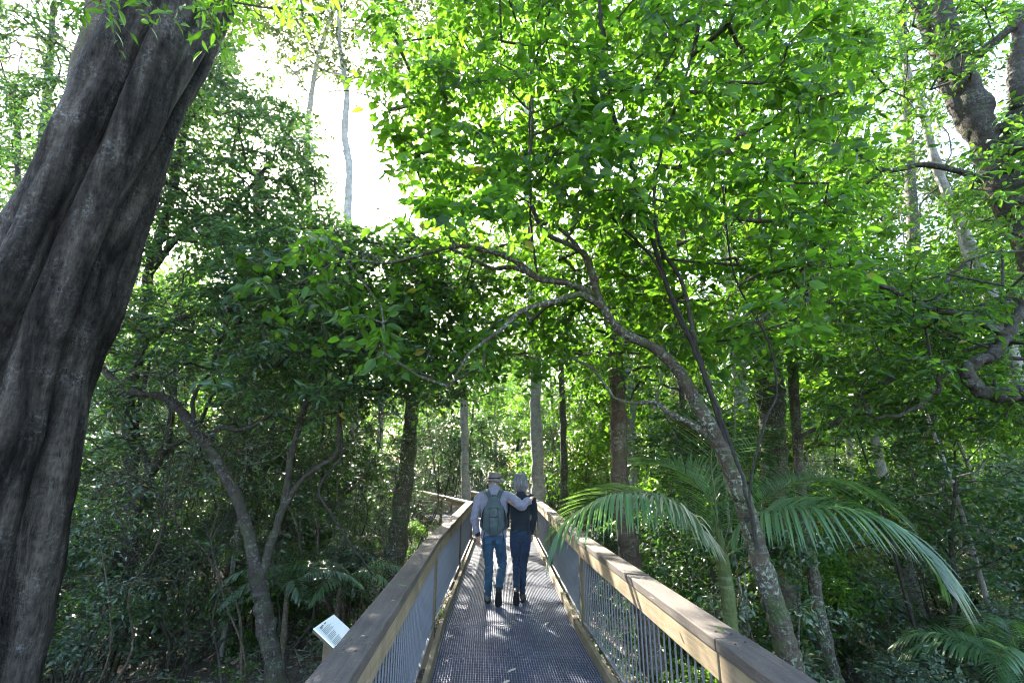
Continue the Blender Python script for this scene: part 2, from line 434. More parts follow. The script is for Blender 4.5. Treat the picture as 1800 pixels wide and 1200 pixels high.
def leaves_arrays(P, D, N, L, kind, wid=1.0):
    V0, F0 = TM[kind]; D = nrm(D); X = nrm(np.cross(D, N)); Z = np.cross(X, D)
    L = np.broadcast_to(L, (len(P),))[:, None, None]
    wid = np.broadcast_to(wid, (len(P),))[:, None, None]
    V = P[:, None] + L * (wid * V0[None, :, 0:1] * X[:, None] + V0[None, :, 1:2] * D[:, None] + V0[None, :, 2:3] * Z[:, None])
    F = F0[None] + (np.arange(len(P)) * len(V0))[:, None, None]
    return V.reshape(-1, 3), F.reshape(-1, 3)

def leaves_mesh(name, P, D, N, L, sh, kind, mat, wid=1.0):
    V, F = leaves_arrays(P, D, N, L, kind, wid)
    return mesh_np(name, V, F, mat, False, np.repeat(sh, len(TM[kind][0])))

def sprays(P, D, rng, m=4, k=7, tw=.34, L=.11, flat=.6, spread=.9, droop=.25, up=.7):
    """clusters at P heading D: m twigs each carrying k leaves. returns leaf P,D,N,L,shade and twig ends"""
    n = len(P); D = nrm(D)
    d = D[:, None] + rng.normal(0, spread, (n, m, 3)); d[..., 2] *= flat; d = nrm(d)
    tl = tw * rng.uniform(.55, 1.25, (n, m, 1))
    t = (np.arange(k) + .6) / k
    base = P[:, None] + rng.normal(0, .02, (n, m, 3))
    pos = base[:, :, None] + d[:, :, None] * (tl[..., None] * t[None, None, :, None])
    sag = droop * tl[..., None] * (t ** 2)[None, None, :, None]
    pos[..., 2:3] -= sag
    end = base + d * tl; end[..., 2:3] -= droop * tl
    dd = d - np.array([0, 0, 1.]) * droop * .9; dd = nrm(dd)
    side = nrm(np.cross(dd, np.array([0, 0, 1.]) + rng.normal(0, .25, dd.shape)))
    alt = np.where(np.arange(k) % 2 == 0, 1., -1.)[None, None, :, None]
    ld = dd[:, :, None] * rng.uniform(.35, .8, (n, m, k, 1)) + side[:, :, None] * alt + rng.normal(0, .22, (n, m, k, 3))
    ld[..., 2] -= rng.uniform(.05, .5, (n, m, k)); ld = nrm(ld)
    nn = np.array([0, 0, 1.]) * up + rng.normal(0, .55, (n, m, k, 3)); nn = nrm(nn)
    LL = L * rng.uniform(.45, 1.32, (n, m, k)) * (1 - .25 * np.abs(t - .5))[None, None]
    sh = np.clip(rng.beta(2, 2.6, (n, m, k)) + rng.normal(0, .12, (n, 1, 1)), 0, 1)
    sh = np.minimum(sh, .96); sh[rng.uniform(size=sh.shape) < .012] = 1.0
    f = lambda a: a.reshape(-1, a.shape[-1])
    return f(pos), f(ld), f(nn), LL.ravel(), sh.ravel(), (np.repeat(P, m, 0), f(end))

def grow(limbs, targets, rng, rtip=.006, pw=.42, jit=.05, sag=.08, maxseg=.35):
    """limbs: list of (n,4) arrays xyz+radius (fixed). targets connected to nearest node. returns twig chains + directions at targets"""
    nodes = [l[:, :3] for l in limbs]; P = np.concatenate(nodes); lim_n = len(P)
    cap = max(len(P) + len(targets) * 8, 10); A = np.zeros((cap, 3)); A[:lim_n] = P
    par = np.full(cap, -1); n = lim_n; chains = []; dirs = np.zeros_like(targets)
    d0 = np.min(np.linalg.norm(targets[:, None] - P[None, ::3], axis=2), 1) if len(targets) * lim_n < 4e6 else np.linalg.norm(targets - P.mean(0), axis=1)
    for ti in np.argsort(d0):
        T = targets[ti]; dv = A[:n] - T; dist = np.sqrt((dv ** 2).sum(1)) + np.maximum(0, dv[:, 2]) * .6
        dist[:lim_n] *= .85
        j = int(np.argmin(dist)); a = A[j]; v = T - a; Ld = np.linalg.norm(v)
        m = int(min(7, max(1, round(Ld / maxseg))))
        ts = np.linspace(0, 1, m + 1)[1:, None]
        pts = a + v * ts; pts[:, 2] += (np.sin(ts[:, 0] * math.pi) * sag * Ld)
        if m > 1: pts[:-1] += rng.normal(0, jit * min(1, Ld), (m - 1, 3))
        idx = []; pj = j
        for q in pts:
            A[n] = q; par[n] = pj; pj = n; idx.append(n); n += 1
        chains.append([j] + idx); vv = pts[-1] - (pts[-2] if m > 1 else a); dirs[ti] = vv / max(1e-6, np.linalg.norm(vv))
    cnt = np.zeros(n)
    leafn = np.ones(n)
    for i in range(n - 1, lim_n - 1, -1):
        cnt[i] += 1
        if par[i] >= lim_n: cnt[par[i]] += cnt[i]
    R = rtip * np.maximum(cnt, 1) ** pw
    out = []
    for c in chains:
        p_ = A[c]; r = R[c]; r[0] = r[1]
        out.append((p_, r))
    return out, dirs

# rays that must reach the boardwalk: real gaps in the crowns along the sun's direction
PATCH = []   # (point, radius)
def add_patch(px, py, z, r): 
    a = (px - 900) / FPX; b = (600 - py) / FPX; y = CP - b * SP; zz = SP + b * CP; k = (z - CAMZ) / zz
    PATCH.append((np.array([a * k, y * k, z]), r))
for px, py, z, r in [(1120, 1030, .88, .17), (1150, 1060, .88, .19), (1185, 1095, .86, .20), (1215, 1130, .86, .18), (1240, 1160, .86, .12), (1080, 985, .9, .12), (1045, 965, .9, .10),
                     (850, 1030, 0, .13), (865, 1055, 0, .12), (880, 1085, 0, .15), (845, 1010, 0, .13), (842, 990, 0, .15), (825, 975, 0, .12), (945, 1020, 0, .13), (962, 1040, 0, .10),
                     (800, 905, .95, .16), (815, 890, .95, .2), (826, 882, .95, .2), (790, 930, .95, .1), (970, 990, .05, .14), (985, 1010, .05, .1)]:
    add_patch(px, py, z, r)
def sun_keep(P, grow_r=1.0):
    k = np.ones(len(P), bool)
    for q, r in PATCH:
        v = P - q; t = v @ SUNV; d = np.linalg.norm(v - t[:, None] * SUNV, axis=1)
        k &= ~((t > .02) & (d < r * grow_r + .03 + .005 * np.minimum(t, 30)))
    return k

LEAFVAR = {}
def leaf_variant(mat, i, kind='near'):
    key = (mat.name, i)
    if key not in LEAFVAR:
        V0, F0 = TM['near']; r = np.random.default_rng(100 + i); V = V0.copy(); V[:, 0] *= r.uniform(.85, 1.15); V[:, 2] += -V[:, 1] ** 2 * r.uniform(-.05, .15)
        LEAFVAR[key] = mesh_np('leaf', V, F0, mat, False, np.full(len(V), (i + .5) / 8))
    return LEAFVAR[key]

def emit_leaves(t, loc, P, D, N, L, sh, kind, mat, singles=0, wid=1.0, name='leaves'):
    """the largest in view as single leaf objects, the rest as one mass of leaves"""
    keep = sun_keep(P); P, D, N, L, sh = P[keep], D[keep], N[keep], L[keep], sh[keep]
    nearcam = np.linalg.norm(P - [0, 0, CAMZ], axis=1) > 1.5
    P, D, N, L, sh = P[nearcam], D[nearcam], N[nearcam], L[nearcam], sh[nearcam]
    if singles:
        px, py, c = proj(P); size = L * FPX / c; inv = (px > 5) & (px < 1795) & (py > 5) & (py < 1195) & (c > .3)
        order = np.argsort(np.where(inv, -size, 1e9))[:singles]
        D2 = nrm(D); X = nrm(np.cross(D2, N)); Z = np.cross(X, D2)
        for j in order:
            o = bpy.data.objects.new('leaf', leaf_variant(mat, int(sh[j] * 7.99))); COL.objects.link(o); o.parent = t
            m_ = Matrix(((X[j][0] * wid, D2[j][0], Z[j][0], 0), (X[j][1] * wid, D2[j][1], Z[j][1], 0), (X[j][2] * wid, D2[j][2], Z[j][2], 0), (0, 0, 0, 1)))
            m_ = m_ @ Matrix.Scale(float(L[j]), 4); m_.translation = Vector(P[j] - loc); o.matrix_basis = m_
        k2 = np.ones(len(P), bool); k2[order] = False; P, D, N, L, sh = P[k2], D[k2], N[k2], L[k2], sh[k2]
    o = link(name, leaves_mesh(name, P - loc, D, N, L, sh, kind, mat, wid), t); o['kind'] = 'stuff'
    return len(P)

def limb(pts, r, Y=None, jit=.0, sub=6, rng=RNG):
    """pts: (px,py,Y,r_px) pixel path -> world path with radius in metres"""
    out = []
    for q in pts:
        p_ = W(q[0], q[1], q[2]); _, _, c = proj(p_); out.append([*p_, q[3] * c / FPX])
    return smooth_path(out, sub, jit, rng)

def build_tree(name, label, cat, limbs, targets, bark, leafm, rng, base=None, singles=0, kind='near', L=.11, m=4, k=7, tw=.34, flat=.6, spread=.9, droop=.25,
               rtip=.005, group=None, wid=1.0, tube_k=10, bumpy=.12, pw=.42, twigs=True, single_names=None, sag=.08, limb_mats={}):
    loc = np.array(base if base is not None else limbs[0][0, :3], float)
    t = thing(name, label, cat, loc.tolist(), group)
    for i, l in enumerate(limbs):
        tb = Tubes(); nn = len(l); fine = l
        if bumpy: fine = smooth_path(l, 2)
        fine[1:-1, :3] += rng.normal(0, 1, (len(fine) - 2, 3)) * fine[1:-1, 3:4] * .06; tb.add(fine[:, :3] - loc, fine[:, 3] * (1 + rng.normal(0, .03, len(fine))), tube_k if l[:, 3].max() > .03 else 6, bumpy, i * 1.7)
        nm = 'trunk' if i == 0 else (single_names[i] if single_names else 'branch')
        link(nm, tb.mesh(nm, limb_mats.get(i, bark)), t)
    if len(targets):
        targets = np.asarray(targets)
        ch, dirs = grow(limbs, targets, rng, rtip, pw, sag=sag)
        tb = Tubes()
        ch = [q for q in ch if q[1][0] > .022 or sun_keep(q[0]).all()]
        for p_, r in ch: tb.add(p_ - loc, r, 5 if r[0] > .012 else 3, 0, 0, False)
        P, D, N, LL, sh, ends = sprays(targets, dirs, rng, m, k, tw, L, flat, spread, droop)
        ek = sun_keep(ends[1])
        if twigs: tb.sticks(ends[0][ek] - loc, ends[1][ek] - loc, rtip * .55)
        o = link('twigs', tb.mesh('twigs', bark), t); o['kind'] = 'stuff'
        emit_leaves(t, loc, P, D, N, LL, sh, kind, leafm, singles, wid)
    return t

def img_targets(rng, n, xr, yr, Yr, test=None, clump=0.0, zmin=-9):
    """points filling a block of the forest: sampled over directions and distances"""
    out = []
    while len(out) < n:
        px = rng.uniform(*xr); py = rng.uniform(*yr); Y = rng.uniform(*Yr)
        if test and not test(px, py, Y, rng): continue
        p_ = W(px, py, Y)
        if p_[2] < zmin: continue
        out.append(p_)
    return np.array(out)

def in_poly(x, y, P):
    c = False; j = len(P) - 1
    for i in range(len(P)):
        if (P[i][1] > y) != (P[j][1] > y) and x < (P[j][0] - P[i][0]) * (y - P[i][1]) / (P[j][1] - P[i][1]) + P[i][0]: c = not c
        j = i
    return c
GAPS = [[(400, 70), (440, 160), (520, 205), (600, 190), (640, 150), (560, 130), (480, 90)], [(575, 200), (610, 380), (650, 405), (705, 400), (770, 340), (720, 270), (690, 200), (640, 165)]]
GAP = [(395, 0), (420, 120), (520, 195), (600, 395), (700, 400), (765, 335), (705, 250), (680, 120), (680, 0)]

# ------------------------------------------------------------------ fig tree at left
def fig_tree():
    rng = np.random.default_rng(3); Y = 4.2
    ctr = [(-165, 1290, 175), (-125, 1200, 168), (-82, 1060, 158), (-34, 900, 146), (6, 760, 138), (38, 640, 130), (76, 540, 121), (124, 420, 112), (184, 290, 105), (238, 160, 98), (296, 40, 94), (352, -80, 90)]
    path = []
    for x, y, r in ctr:
        p_ = W(x, y, Y); _, _, c = proj(p_); path.append([*p_, r * c / FPX])
    b = path[0]; path = [[b[0] - .25, b[1], float(gz(b[0], b[1])) - .3, b[3] * 1.25]] + path
    path = smooth_path(path, 26); n = len(path); loc = path[0, :3].copy(); loc[2] = float(gz(loc[0], loc[1]))
    K = 260; th = np.arange(K) * 2 * math.pi / K; s = np.linspace(0, 1, n)
    T = nrm(np.gradient(path[:, :3], axis=0))
    U = nrm(np.cross(T, np.array([0, 1., 0]))); U = -U if U[0, 0] < 0 else U   # towards +x
    Bv = np.cross(T, U)
    # strands: angle (0=+x), -90deg faces the camera
    st = [(-158, .76, .23, 8, 1.0), (-117, .72, .25, 12, 2.0), (-91, .80, .20, 9, 3.1), (-48, .74, .25, 14, 4.2), (-22, .80, .20, 8, 0.4), (165, .74, .25, 6, 5.5), (22, .70, .26, 6, 6.3), (60, .65, .3, 8, .7), (95, .65, .3, 8, 1.9), (132, .68, .28, 8, 2.9)]
    r = np.full((n, K), .56) + .05 * np.sin(s[:, None] * 11 + 2 * th[None])
    for a0, rho, rad, drift, ph in st:
        ang = np.radians(a0 + drift * 3.2 * (s - .5) + 9 * np.sin(s * 7 + ph) + 4 * np.sin(s * 15 + ph * 2))
        rh = rho * (1 + .10 * np.sin(s * 9 + ph * 3)); ra = rad * (1 + .22 * np.sin(s * 6.3 + ph * 5) + .06 * np.sin(s * 21 + ph))
        flare = 1 + .12 * np.exp(-s * 9); rh = rh * flare
        dlt = th[None] - ang[:, None]; disc = ra[:, None] ** 2 - (rh[:, None] * np.sin(dlt)) ** 2
        hit = np.where((disc > 0) & (np.cos(dlt) > 0), rh[:, None] * np.cos(dlt) + np.sqrt(np.maximum(disc, 0)), 0)
        kk = 75.0; r = np.log(np.exp(kk * r) + np.exp(kk * hit)) / kk
    ii = s[:, None] * 60
    r = r + .016 * np.sin(th[None] * 11 + ii * .35 + 2 * np.sin(ii * .13)) + .008 * np.sin(th[None] * 17 - ii * .6 + 2) + .010 * np.sin(ii * 1.4 + 3 * np.sin(th[None] * 2)) + rng.normal(0, .0022, r.shape)
    R = r * path[:, 3:4] * .85
    V = path[:, None, :3] + R[..., None] * (np.cos(th)[None, :, None] * U[:, None] - np.sin(th)[None, :, None] * -Bv[:, None] * (1 if Bv[0, 1] > 0 else -1))
    i = np.arange(n - 1)[:, None] * K; j = np.arange(K)[None]; j2 = (j + 1) % K
    F = np.stack([i + j, i + j2, i + K + j2, i + K + j], -1).reshape(-1, 4)
    if Bv[0, 1] > 0: pass
    t = thing('strangler_fig', 'huge dark fluted fig trunk leaning in from the left edge beside the walkway', 'tree', loc.tolist())
    link('trunk', mesh_np('trunk', V.reshape(-1, 3) - loc, F, M['bark_fig'], True), t)
    # rear pale stem emerging behind
    l2 = limb([(120, 330, 4.9, 38), (155, 200, 4.9, 36), (172, 110, 4.9, 33), (183, 40, 4.9, 28), (192, -60, 4.9, 26), (205, -160, 4.9, 24)], 0)
    tb = Tubes(); tb.add(l2[:, :3] - loc, l2[:, 3], 20, .06, 1); link('branch', tb.mesh('branch', M['bark_brown']), t)
    l3 = limb([(345, -60, 4.2, 30), (385, -110, 4.1, 28), (420, -160, 3.9, 26), (500, -260, 3.6, 18)], 0)
    tb = Tubes(); tb.add(l3[:, :3] - loc, l3[:, 3], 16, .06, 2); link('branch', tb.mesh('branch', M['bark_fig']), t)
    tg = img_targets(rng, 46, (150, 560), (-120, 20), (2.6, 4.3)); lb = [l3, l2]
    ch, dirs = grow(lb, tg, rng, .004); tb = Tubes()
    for p_, rr in ch: tb.add(p_ - loc, rr, 4, 0, 0, False)
    P, D, N, LL, sh, ends = sprays(tg, dirs * [1, 1, .3] - [0, 0, .5], rng, 4, 6, .30, .11, .8, .7, .4); tb.sticks(ends[0] - loc, ends[1] - loc, .0025)
    o = link('twigs', tb.mesh('twigs', M['bark_brown']), t); o['kind'] = 'stuff'
    emit_leaves(t, loc, P, D, N, LL, sh, 'near', M['leaf_hero'], 150, .8)
fig_tree()

# ------------------------------------------------------------------ hero tree leaning over the right railing
rg = np.random.default_rng(11)
tr0 = W(1440, 1330, 4.35); 
HS = .74
hero_limbs = [
    limb([(1500, 1480, 4.4, 33), (1445, 1290, 4.4, 30), (1400, 1190, 4.4, 27), (1365, 1080, 4.4, 25), (1335, 980, 4.4, 23.5), (1310, 890, 4.4, 21.5), (1270, 790, 4.4, 20), (1225, 710, 4.4, 17), (1195, 655, 4.4, 14.5), (1150, 612, 4.35, 12), (1095, 585, 4.3, 10.5), (1060, 540, 4.3, 9.5), (1043, 490, 4.25, 9), (1030, 450, 4.2, 7), (1000, 430, 4.2, 6), (960, 410, 4.15, 6), (938, 370, 4.1, 5), (930, 310, 4.0, 4.2), (936, 200, 3.9, 3.4), (930, 80, 3.8, 2.5)], 0),
    limb([(1060, 540, 4.3, 9), (1020, 518, 4.2, 8), (975, 530, 4.1, 7), (920, 545, 4.0, 6), (880, 580, 3.9, 5), (845, 605, 3.85, 4), (822, 625, 3.8, 3), (790, 680, 3.8, 2)], 0),
    limb([(1050, 520, 4.3, 8.5), (1000, 498, 4.3, 8), (945, 488, 4.3, 8), (905, 458, 4.3, 7), (860, 442, 4.3, 6), (800, 433, 4.3, 5), (735, 450, 4.4, 4.2), (680, 462, 4.5, 3.5), (600, 460, 4.6, 2.8), (520, 500, 4.7, 2)], 0),
    limb([(945, 488, 4.3, 6), (900, 470, 4.5, 5.5), (860, 470, 4.6, 4.5), (800, 440, 4.8, 4), (740, 420, 5.0, 3), (680, 380, 5.1, 2)], 0),
    limb([(1045, 500, 4.3, 6), (1020, 440, 4.5, 5.5), (980, 400, 4.6, 5), (940, 385, 4.6, 4), (890, 330, 4.7, 3), (860, 230, 4.7, 2.4)], 0),
    limb([(1250, 770, 4.4, 9), (1215, 745, 4.4, 8), (1180, 728, 4.4, 7), (1150, 708, 4.45, 6), (1110, 708, 4.5, 4.5), (1080, 700, 4.5, 3)], 0),
    limb([(1325, 955, 4.36, 8), (1300, 860, 4.36, 7.5), (1262, 730, 4.36, 7), (1225, 620, 4.36, 6.8), (1195, 560, 4.3, 6.5), (1165, 480, 4.3, 6), (1135, 380, 4.2, 5.5), (1110, 290, 4.1, 5.5), (1078, 200, 4.0, 5), (1060, 90, 3.9, 4.5), (1050, -60, 3.8, 4)], 0),
    limb([(1225, 620, 4.36, 6), (1200, 500, 4.3, 5), (1160, 430, 4.3, 4.6), (1150, 340, 4.25, 4), (1170, 240, 4.2, 3.4), (1210, 120, 4.1, 3), (1240, -20, 4, 2.5)], 0),
    limb([(1330, 960, 4.3, 4), (1318, 860, 4.3, 3.2), (1345, 740, 4.3, 3), (1365, 690, 4.3, 2.8), (1350, 600, 4.2, 2.6), (1290, 480, 4.1, 2.4), (1270, 330, 4, 2)], 0),
]
hero_limbs.append(limb([(800, 433, 4.3, 4), (775, 385, 4.35, 3.6), (748, 335, 4.4, 3.2), (722, 275, 4.4, 2.8), (692, 215, 4.45, 2.4), (668, 178, 4.5, 2), (610, 160, 4.55, 1.6), (555, 165, 4.6, 1.2)], 0))
for _l in hero_limbs: _l[:, 3] *= HS
def hero_test(px, py, Y, rng):
    if in_poly(px, py, GAP): return False
    lo = np.interp(px, [420, 640, 800, 1000, 1150, 1300, 1450, 1550], [520, 640, 700, 640, 640, 640, 560, 420])
    hi = np.interp(px, [420, 600, 680, 760, 1500], [430, 400, 300, -60, -60])
    if px < 690 and py < 390: return False
    if px < 700 and rng.uniform() < .75: return False
    if py > 380 and Y < 4.55 and 700 < px < 1330: return False
    return hi < py < lo
edge = img_targets(rg, 34, (640, 800), (20, 420), (3.9, 4.9), lambda px, py, Y, r: abs(px - np.interp(py, [0, 120, 200, 300, 400], [690, 680, 700, 745, 740])) < 30 and hnoise(px, py, .03, 5) > 0)
tg = img_targets(rg, 860, (430, 1500), (-80, 700), (3.3, 5.6), hero_test)
tg = np.concatenate([tg, edge])
build_tree('leaning_tree', 'lichen spotted tree leaning over the right railing with crooked limbs arching across the walkway', 'tree', hero_limbs, tg,
           M['bark_hero'], M['leaf_hero'], rg, base=[hero_limbs[0][0, 0], 4.4, float(gz(hero_limbs[0][0, 0], 4.4))], singles=300, kind='near', L=.132, m=4, k=6, tw=.35, tube_k=14, droop=.35, wid=1.25, bumpy=.05, limb_mats={6: M['liana'], 7: M['bark_dark'], 8: M['liana']})

def liana(label, pts, seed):
    l = limb(pts, 0); loc = l[-1, :3].copy(); t = Tubes(); rr = np.random.default_rng(seed); l[1:-1, :3] += rr.normal(0, .006, l[1:-1, :3].shape)
    t.add(l[:, :3] - loc, l[:, 3], 7, .1, seed); o = link('liana', t.mesh('liana', M['liana'])); o.location = loc.tolist(); o['label'] = label; o['category'] = 'vine'
liana('thin dark vine winding up the front of the leaning tree trunk', [(1331, 965, 4.15, 3.6), (1322, 905, 4.15, 3.2), (1300, 830, 4.15, 3), (1268, 735, 4.15, 3), (1230, 640, 4.15, 2.8), (1190, 540, 4.1, 2.6), (1150, 460, 4.05, 2.4), (1095, 400, 4.0, 2.2), (1000, 300, 3.9, 1.8), (960, 270, 3.9, 1.5)], 1)
liana('dark vine hanging down through the canopy above the couple', [(1003, -60, 4.0, 2.2), (960, 40, 4.0, 2.2), (935, 160, 4.0, 2.4), (932, 290, 4.0, 2.4), (934, 400, 4.0, 2.2), (945, 480, 4.0, 2)], 2)
liana('thin vine stretched from the slender brown trunk toward the upper canopy', [(1050, 560, 5, 1.6), (1130, 590, 5, 1.6), (1260, 600, 5, 1.6), (1400, 560, 5, 1.5), (1500, 500, 5, 1.2)], 3)
liana('bare looping vine in front of the thicket left of the walkway', [(600, 640, 6, 2), (596, 720, 6, 2.2), (600, 800, 6, 2.2), (560, 860, 6, 2), (600, 930, 6, 1.8), (655, 1010, 6, 1.6)], 4)

# ------------------------------------------------------------------ other unique trees
rb = np.random.default_rng(21)
mid_limbs = [
    limb([(1150, 1180, 7.2, 20), (1128, 1060, 7.2, 18), (1110, 990, 7.2, 17), (1096, 900, 7.2, 16), (1088, 800, 7.2, 14.5), (1086, 700, 7.2, 13.5), (1078, 600, 7.2, 12), (1066, 500, 7.1, 11), (1050, 420, 7.0, 10), (1030, 300, 7.0, 8.5), (1010, 160, 7, 7), (1000, 0, 7, 5)], 0),
    limb([(1078, 600, 7.2, 7), (1120, 520, 7.2, 6), (1190, 430, 7.3, 5), (1240, 300, 7.4, 4), (1290, 150, 7.5, 3)], 0),
    limb([(1050, 420, 7.0, 7), (980, 350, 6.8, 5), (900, 300, 6.6, 4), (830, 200, 6.4, 3)], 0)]
def mid_test(px, py, Y, rng):
    if in_poly(px, py, GAP): return False
    return py < np.interp(px, [640, 800, 1000, 1300, 1600], [600, 640, 640, 660, 560]) and not (px < 780 and py < 420)
tg = img_targets(rb, 800, (650, 1560), (-80, 680), (5.6, 9.5), mid_test)
build_tree('slender_tree', 'straight brown trunk rising just outside the right railing in front of the palm fronds', 'tree', mid_limbs, tg, M['bark_brown'], M['leaf_mid'], rb,
           base=[*mid_limbs[0][0, :2], float(gz(*mid_limbs[0][0, :2]))], singles=150, kind='near', L=.125, m=5, k=6, tw=.42, tube_k=14)

rc = np.random.default_rng(31)
left_limbs = [
    limb([(215, 1120, 8.0, 12), (228, 980, 8.0, 11), (232, 820, 8, 10), (225, 700, 7.9, 10), (250, 600, 7.8, 9), (262, 480, 7.7, 8), (300, 350, 7.6, 7), (330, 200, 7.6, 5), (350, 50, 7.6, 3)], 0),
    limb([(250, 600, 7.8, 7), (330, 555, 7.5, 6), (400, 545, 7.2, 5), (470, 500, 7.0, 4), (560, 470, 6.8, 3)], 0),
    limb([(262, 480, 7.7, 6), (330, 400, 7.6, 5), (400, 370, 7.4, 4), (480, 280, 7.2, 3)], 0),
    limb([(225, 700, 7.9, 7), (120, 560, 8.4, 6), (40, 380, 8.6, 5), (30, 180, 8.8, 4)], 0)]
def left_test(px, py, Y, rng):
    if in_poly(px, py, GAP) or (px > 400 and py < 150): return False
    lo = np.interp(px, [0, 200, 420, 640, 760], [600, 620, 650, 700, 700]); hi = np.interp(px, [0, 380, 440, 560, 640, 760], [-80, -60, 165, 190, 420, 480])
    return hi < py < lo
tg = np.concatenate([img_targets(rc, 1050, (-20, 760), (-80, 700), (5.6, 10.5), left_test), img_targets(rc, 750, (200, 600), (60, 430), (6.5, 9.5), left_test), img_targets(rc, 420, (380, 840), (400, 700), (4.9, 7.2), lambda px, py, Y, r: not in_poly(px, py, GAP) and not (py > 560 + (px - 380) * .2 and r.uniform() < .6))])
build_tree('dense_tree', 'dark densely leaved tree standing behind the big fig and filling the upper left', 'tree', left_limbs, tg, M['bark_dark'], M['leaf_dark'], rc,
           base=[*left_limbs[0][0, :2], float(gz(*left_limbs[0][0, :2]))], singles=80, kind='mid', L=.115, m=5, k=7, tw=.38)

rd = np.random.default_rng(41)
right_limbs = [
    limb([(2150, 1200, 6.6, 50), (2010, 900, 6.6, 44), (1900, 620, 6.6, 38), (1830, 450, 6.6, 33), (1775, 330, 6.6, 29), (1735, 250, 6.6, 25), (1700, 160, 6.6, 21), (1672, 80, 6.6, 18), (1655, 10, 6.6, 16), (1650, -90, 6.6, 12)], 0),
    limb([(1735, 250, 6.6, 17), (1690, 200, 6.7, 15), (1650, 90, 6.8, 13), (1620, 20, 6.8, 11), (1590, -60, 6.8, 9)], 0),
    limb([(1830, 450, 6.6, 26), (1815, 360, 6.5, 26), (1790, 280, 6.4, 30), (1800, 200, 6.3, 22), (1790, 130, 6.3, 14), (1795, 20, 6.3, 10)], 0),
    limb([(1735, 240, 6.5, 9), (1760, 225, 6.4, 9), (1790, 200, 6.3, 7), (1830, 160, 6.2, 6)], 0),
    limb([(1700, 110, 6.6, 8), (1740, 80, 6.4, 7), (1800, 30, 6.2, 6)], 0),
    limb([(1775, 330, 6.6, 9), (1735, 320, 6.7, 7), (1680, 300, 6.8, 5), (1620, 290, 6.9, 4.5), (1560, 300, 7, 4), (1520, 280, 7, 3.4), (1480, 235, 7, 2.4)], 0)]
def right_test(px, py, Y, rng):
    d = hnoise(px, py, .013, 3)
    return d > -.25 and not (1470 < px < 1720 and 150 < py < 420 and d < .25) and not (1560 < px < 1800 and 380 < py < 480 and d < .2)
tg = img_targets(rd, 420, (1430, 1830), (-80, 640), (5.2, 8.5), right_test)
build_tree('gnarled_tree', 'large dark gnarled tree leaning in at the upper right with a burl and thick limbs', 'tree', right_limbs, tg, M['bark_dark'], M['leaf_mid'], rd,
           base=[*right_limbs[0][0, :2], float(gz(*right_limbs[0][0, :2]))], singles=100, kind='near', L=.12, m=4, k=6, tw=.36, tube_k=16, bumpy=.12)

re_ = np.random.default_rng(51)
thin_limbs = [
    limb([(1850, 1000, 8, 14), (1825, 800, 8, 13), (1785, 640, 8, 11), (1755, 560, 8, 10), (1730, 490, 8, 9), (1700, 420, 8, 8.5), (1668, 350, 8, 8), (1640, 270, 8, 7), (1620, 190, 8, 6), (1590, 110, 8, 5), (1570, 0, 8, 4)], 0),
    limb([(1755, 560, 8, 5), (1720, 500, 8.2, 4), (1690, 430, 8.3, 3.4), (1680, 360, 8.3, 3)], 0)]
tg = img_targets(re_, 150, (1440, 1800), (-40, 600), (7, 9.5), right_test)
build_tree('thin_pale_tree', 'thin pale grey trunk slanting up through the open canopy at upper right', 'tree', thin_limbs, tg, M['bark_pale'], M['leaf_mid'], re_,
           base=[*thin_limbs[0][0, :2], float(gz(*thin_limbs[0][0, :2]))], kind='mid', L=.12, m=4, k=6, tw=.36)

rf = np.random.default_rng(61)
crook = [
    limb([(2060, 1150, 6, 26), (1990, 900, 6, 24), (1900, 720, 6, 21), (1830, 694, 5.9, 17), (1790, 690, 5.8, 14), (1750, 696, 5.8, 12), (1715, 680, 5.8, 11), (1702, 650, 5.8, 10), (1740, 625, 5.8, 9.5), (1765, 600, 5.8, 9), (1790, 555, 5.8, 8), (1815, 500, 5.8, 7)], 0),
    limb([(1768, 590, 5.8, 6), (1700, 555, 5.9, 5), (1640, 545, 6, 4.5), (1590, 520, 6, 4), (1530, 500, 6, 3.4), (1470, 505, 6, 2.5)], 0),
    limb([(1703, 650, 5.8, 5), (1660, 655, 6, 4), (1640, 690, 6.1, 3.6), (1590, 725, 6.2, 3), (1540, 735, 6.3, 2.4)], 0),
    limb([(1900, 560, 7.6, 20), (1760, 540, 7.6, 14), (1668, 585, 7.6, 12), (1620, 612, 7.6, 10), (1580, 650, 7.6, 9), (1530, 690, 7.6, 7), (1480, 735, 7.6, 5), (1400, 770, 7.6, 3)], 0),
    limb([(1640, 545, 6, 3.6), (1660, 500, 6.1, 3), (1700, 460, 6.1, 2.6), (1760, 440, 6.1, 2)], 0)]
tg = img_targets(rf, 190, (1440, 1800), (480, 760), (6.2, 7.8), lambda px, py, Y, r: hnoise(px, py, .012, 8) > -.2)
for _l in crook: _l[1:-1, :3] += rf.normal(0, .012, _l[1:-1, :3].shape)
tg = np.concatenate([tg, img_targets(rf, 16, (1500, 1800), (490, 740), (5.7, 6.1), None)])
build_tree('crooked_tree', 'tree reaching in from the right edge on a thick limb bent into a hook', 'tree', crook, tg, M['bark_dark'], M['leaf_mid'], rf,
           base=[*crook[0][0, :2], float(gz(*crook[0][0, :2]))], singles=60, kind='near', L=.12, m=4, k=6, tw=.34, tube_k=12, bumpy=.14)

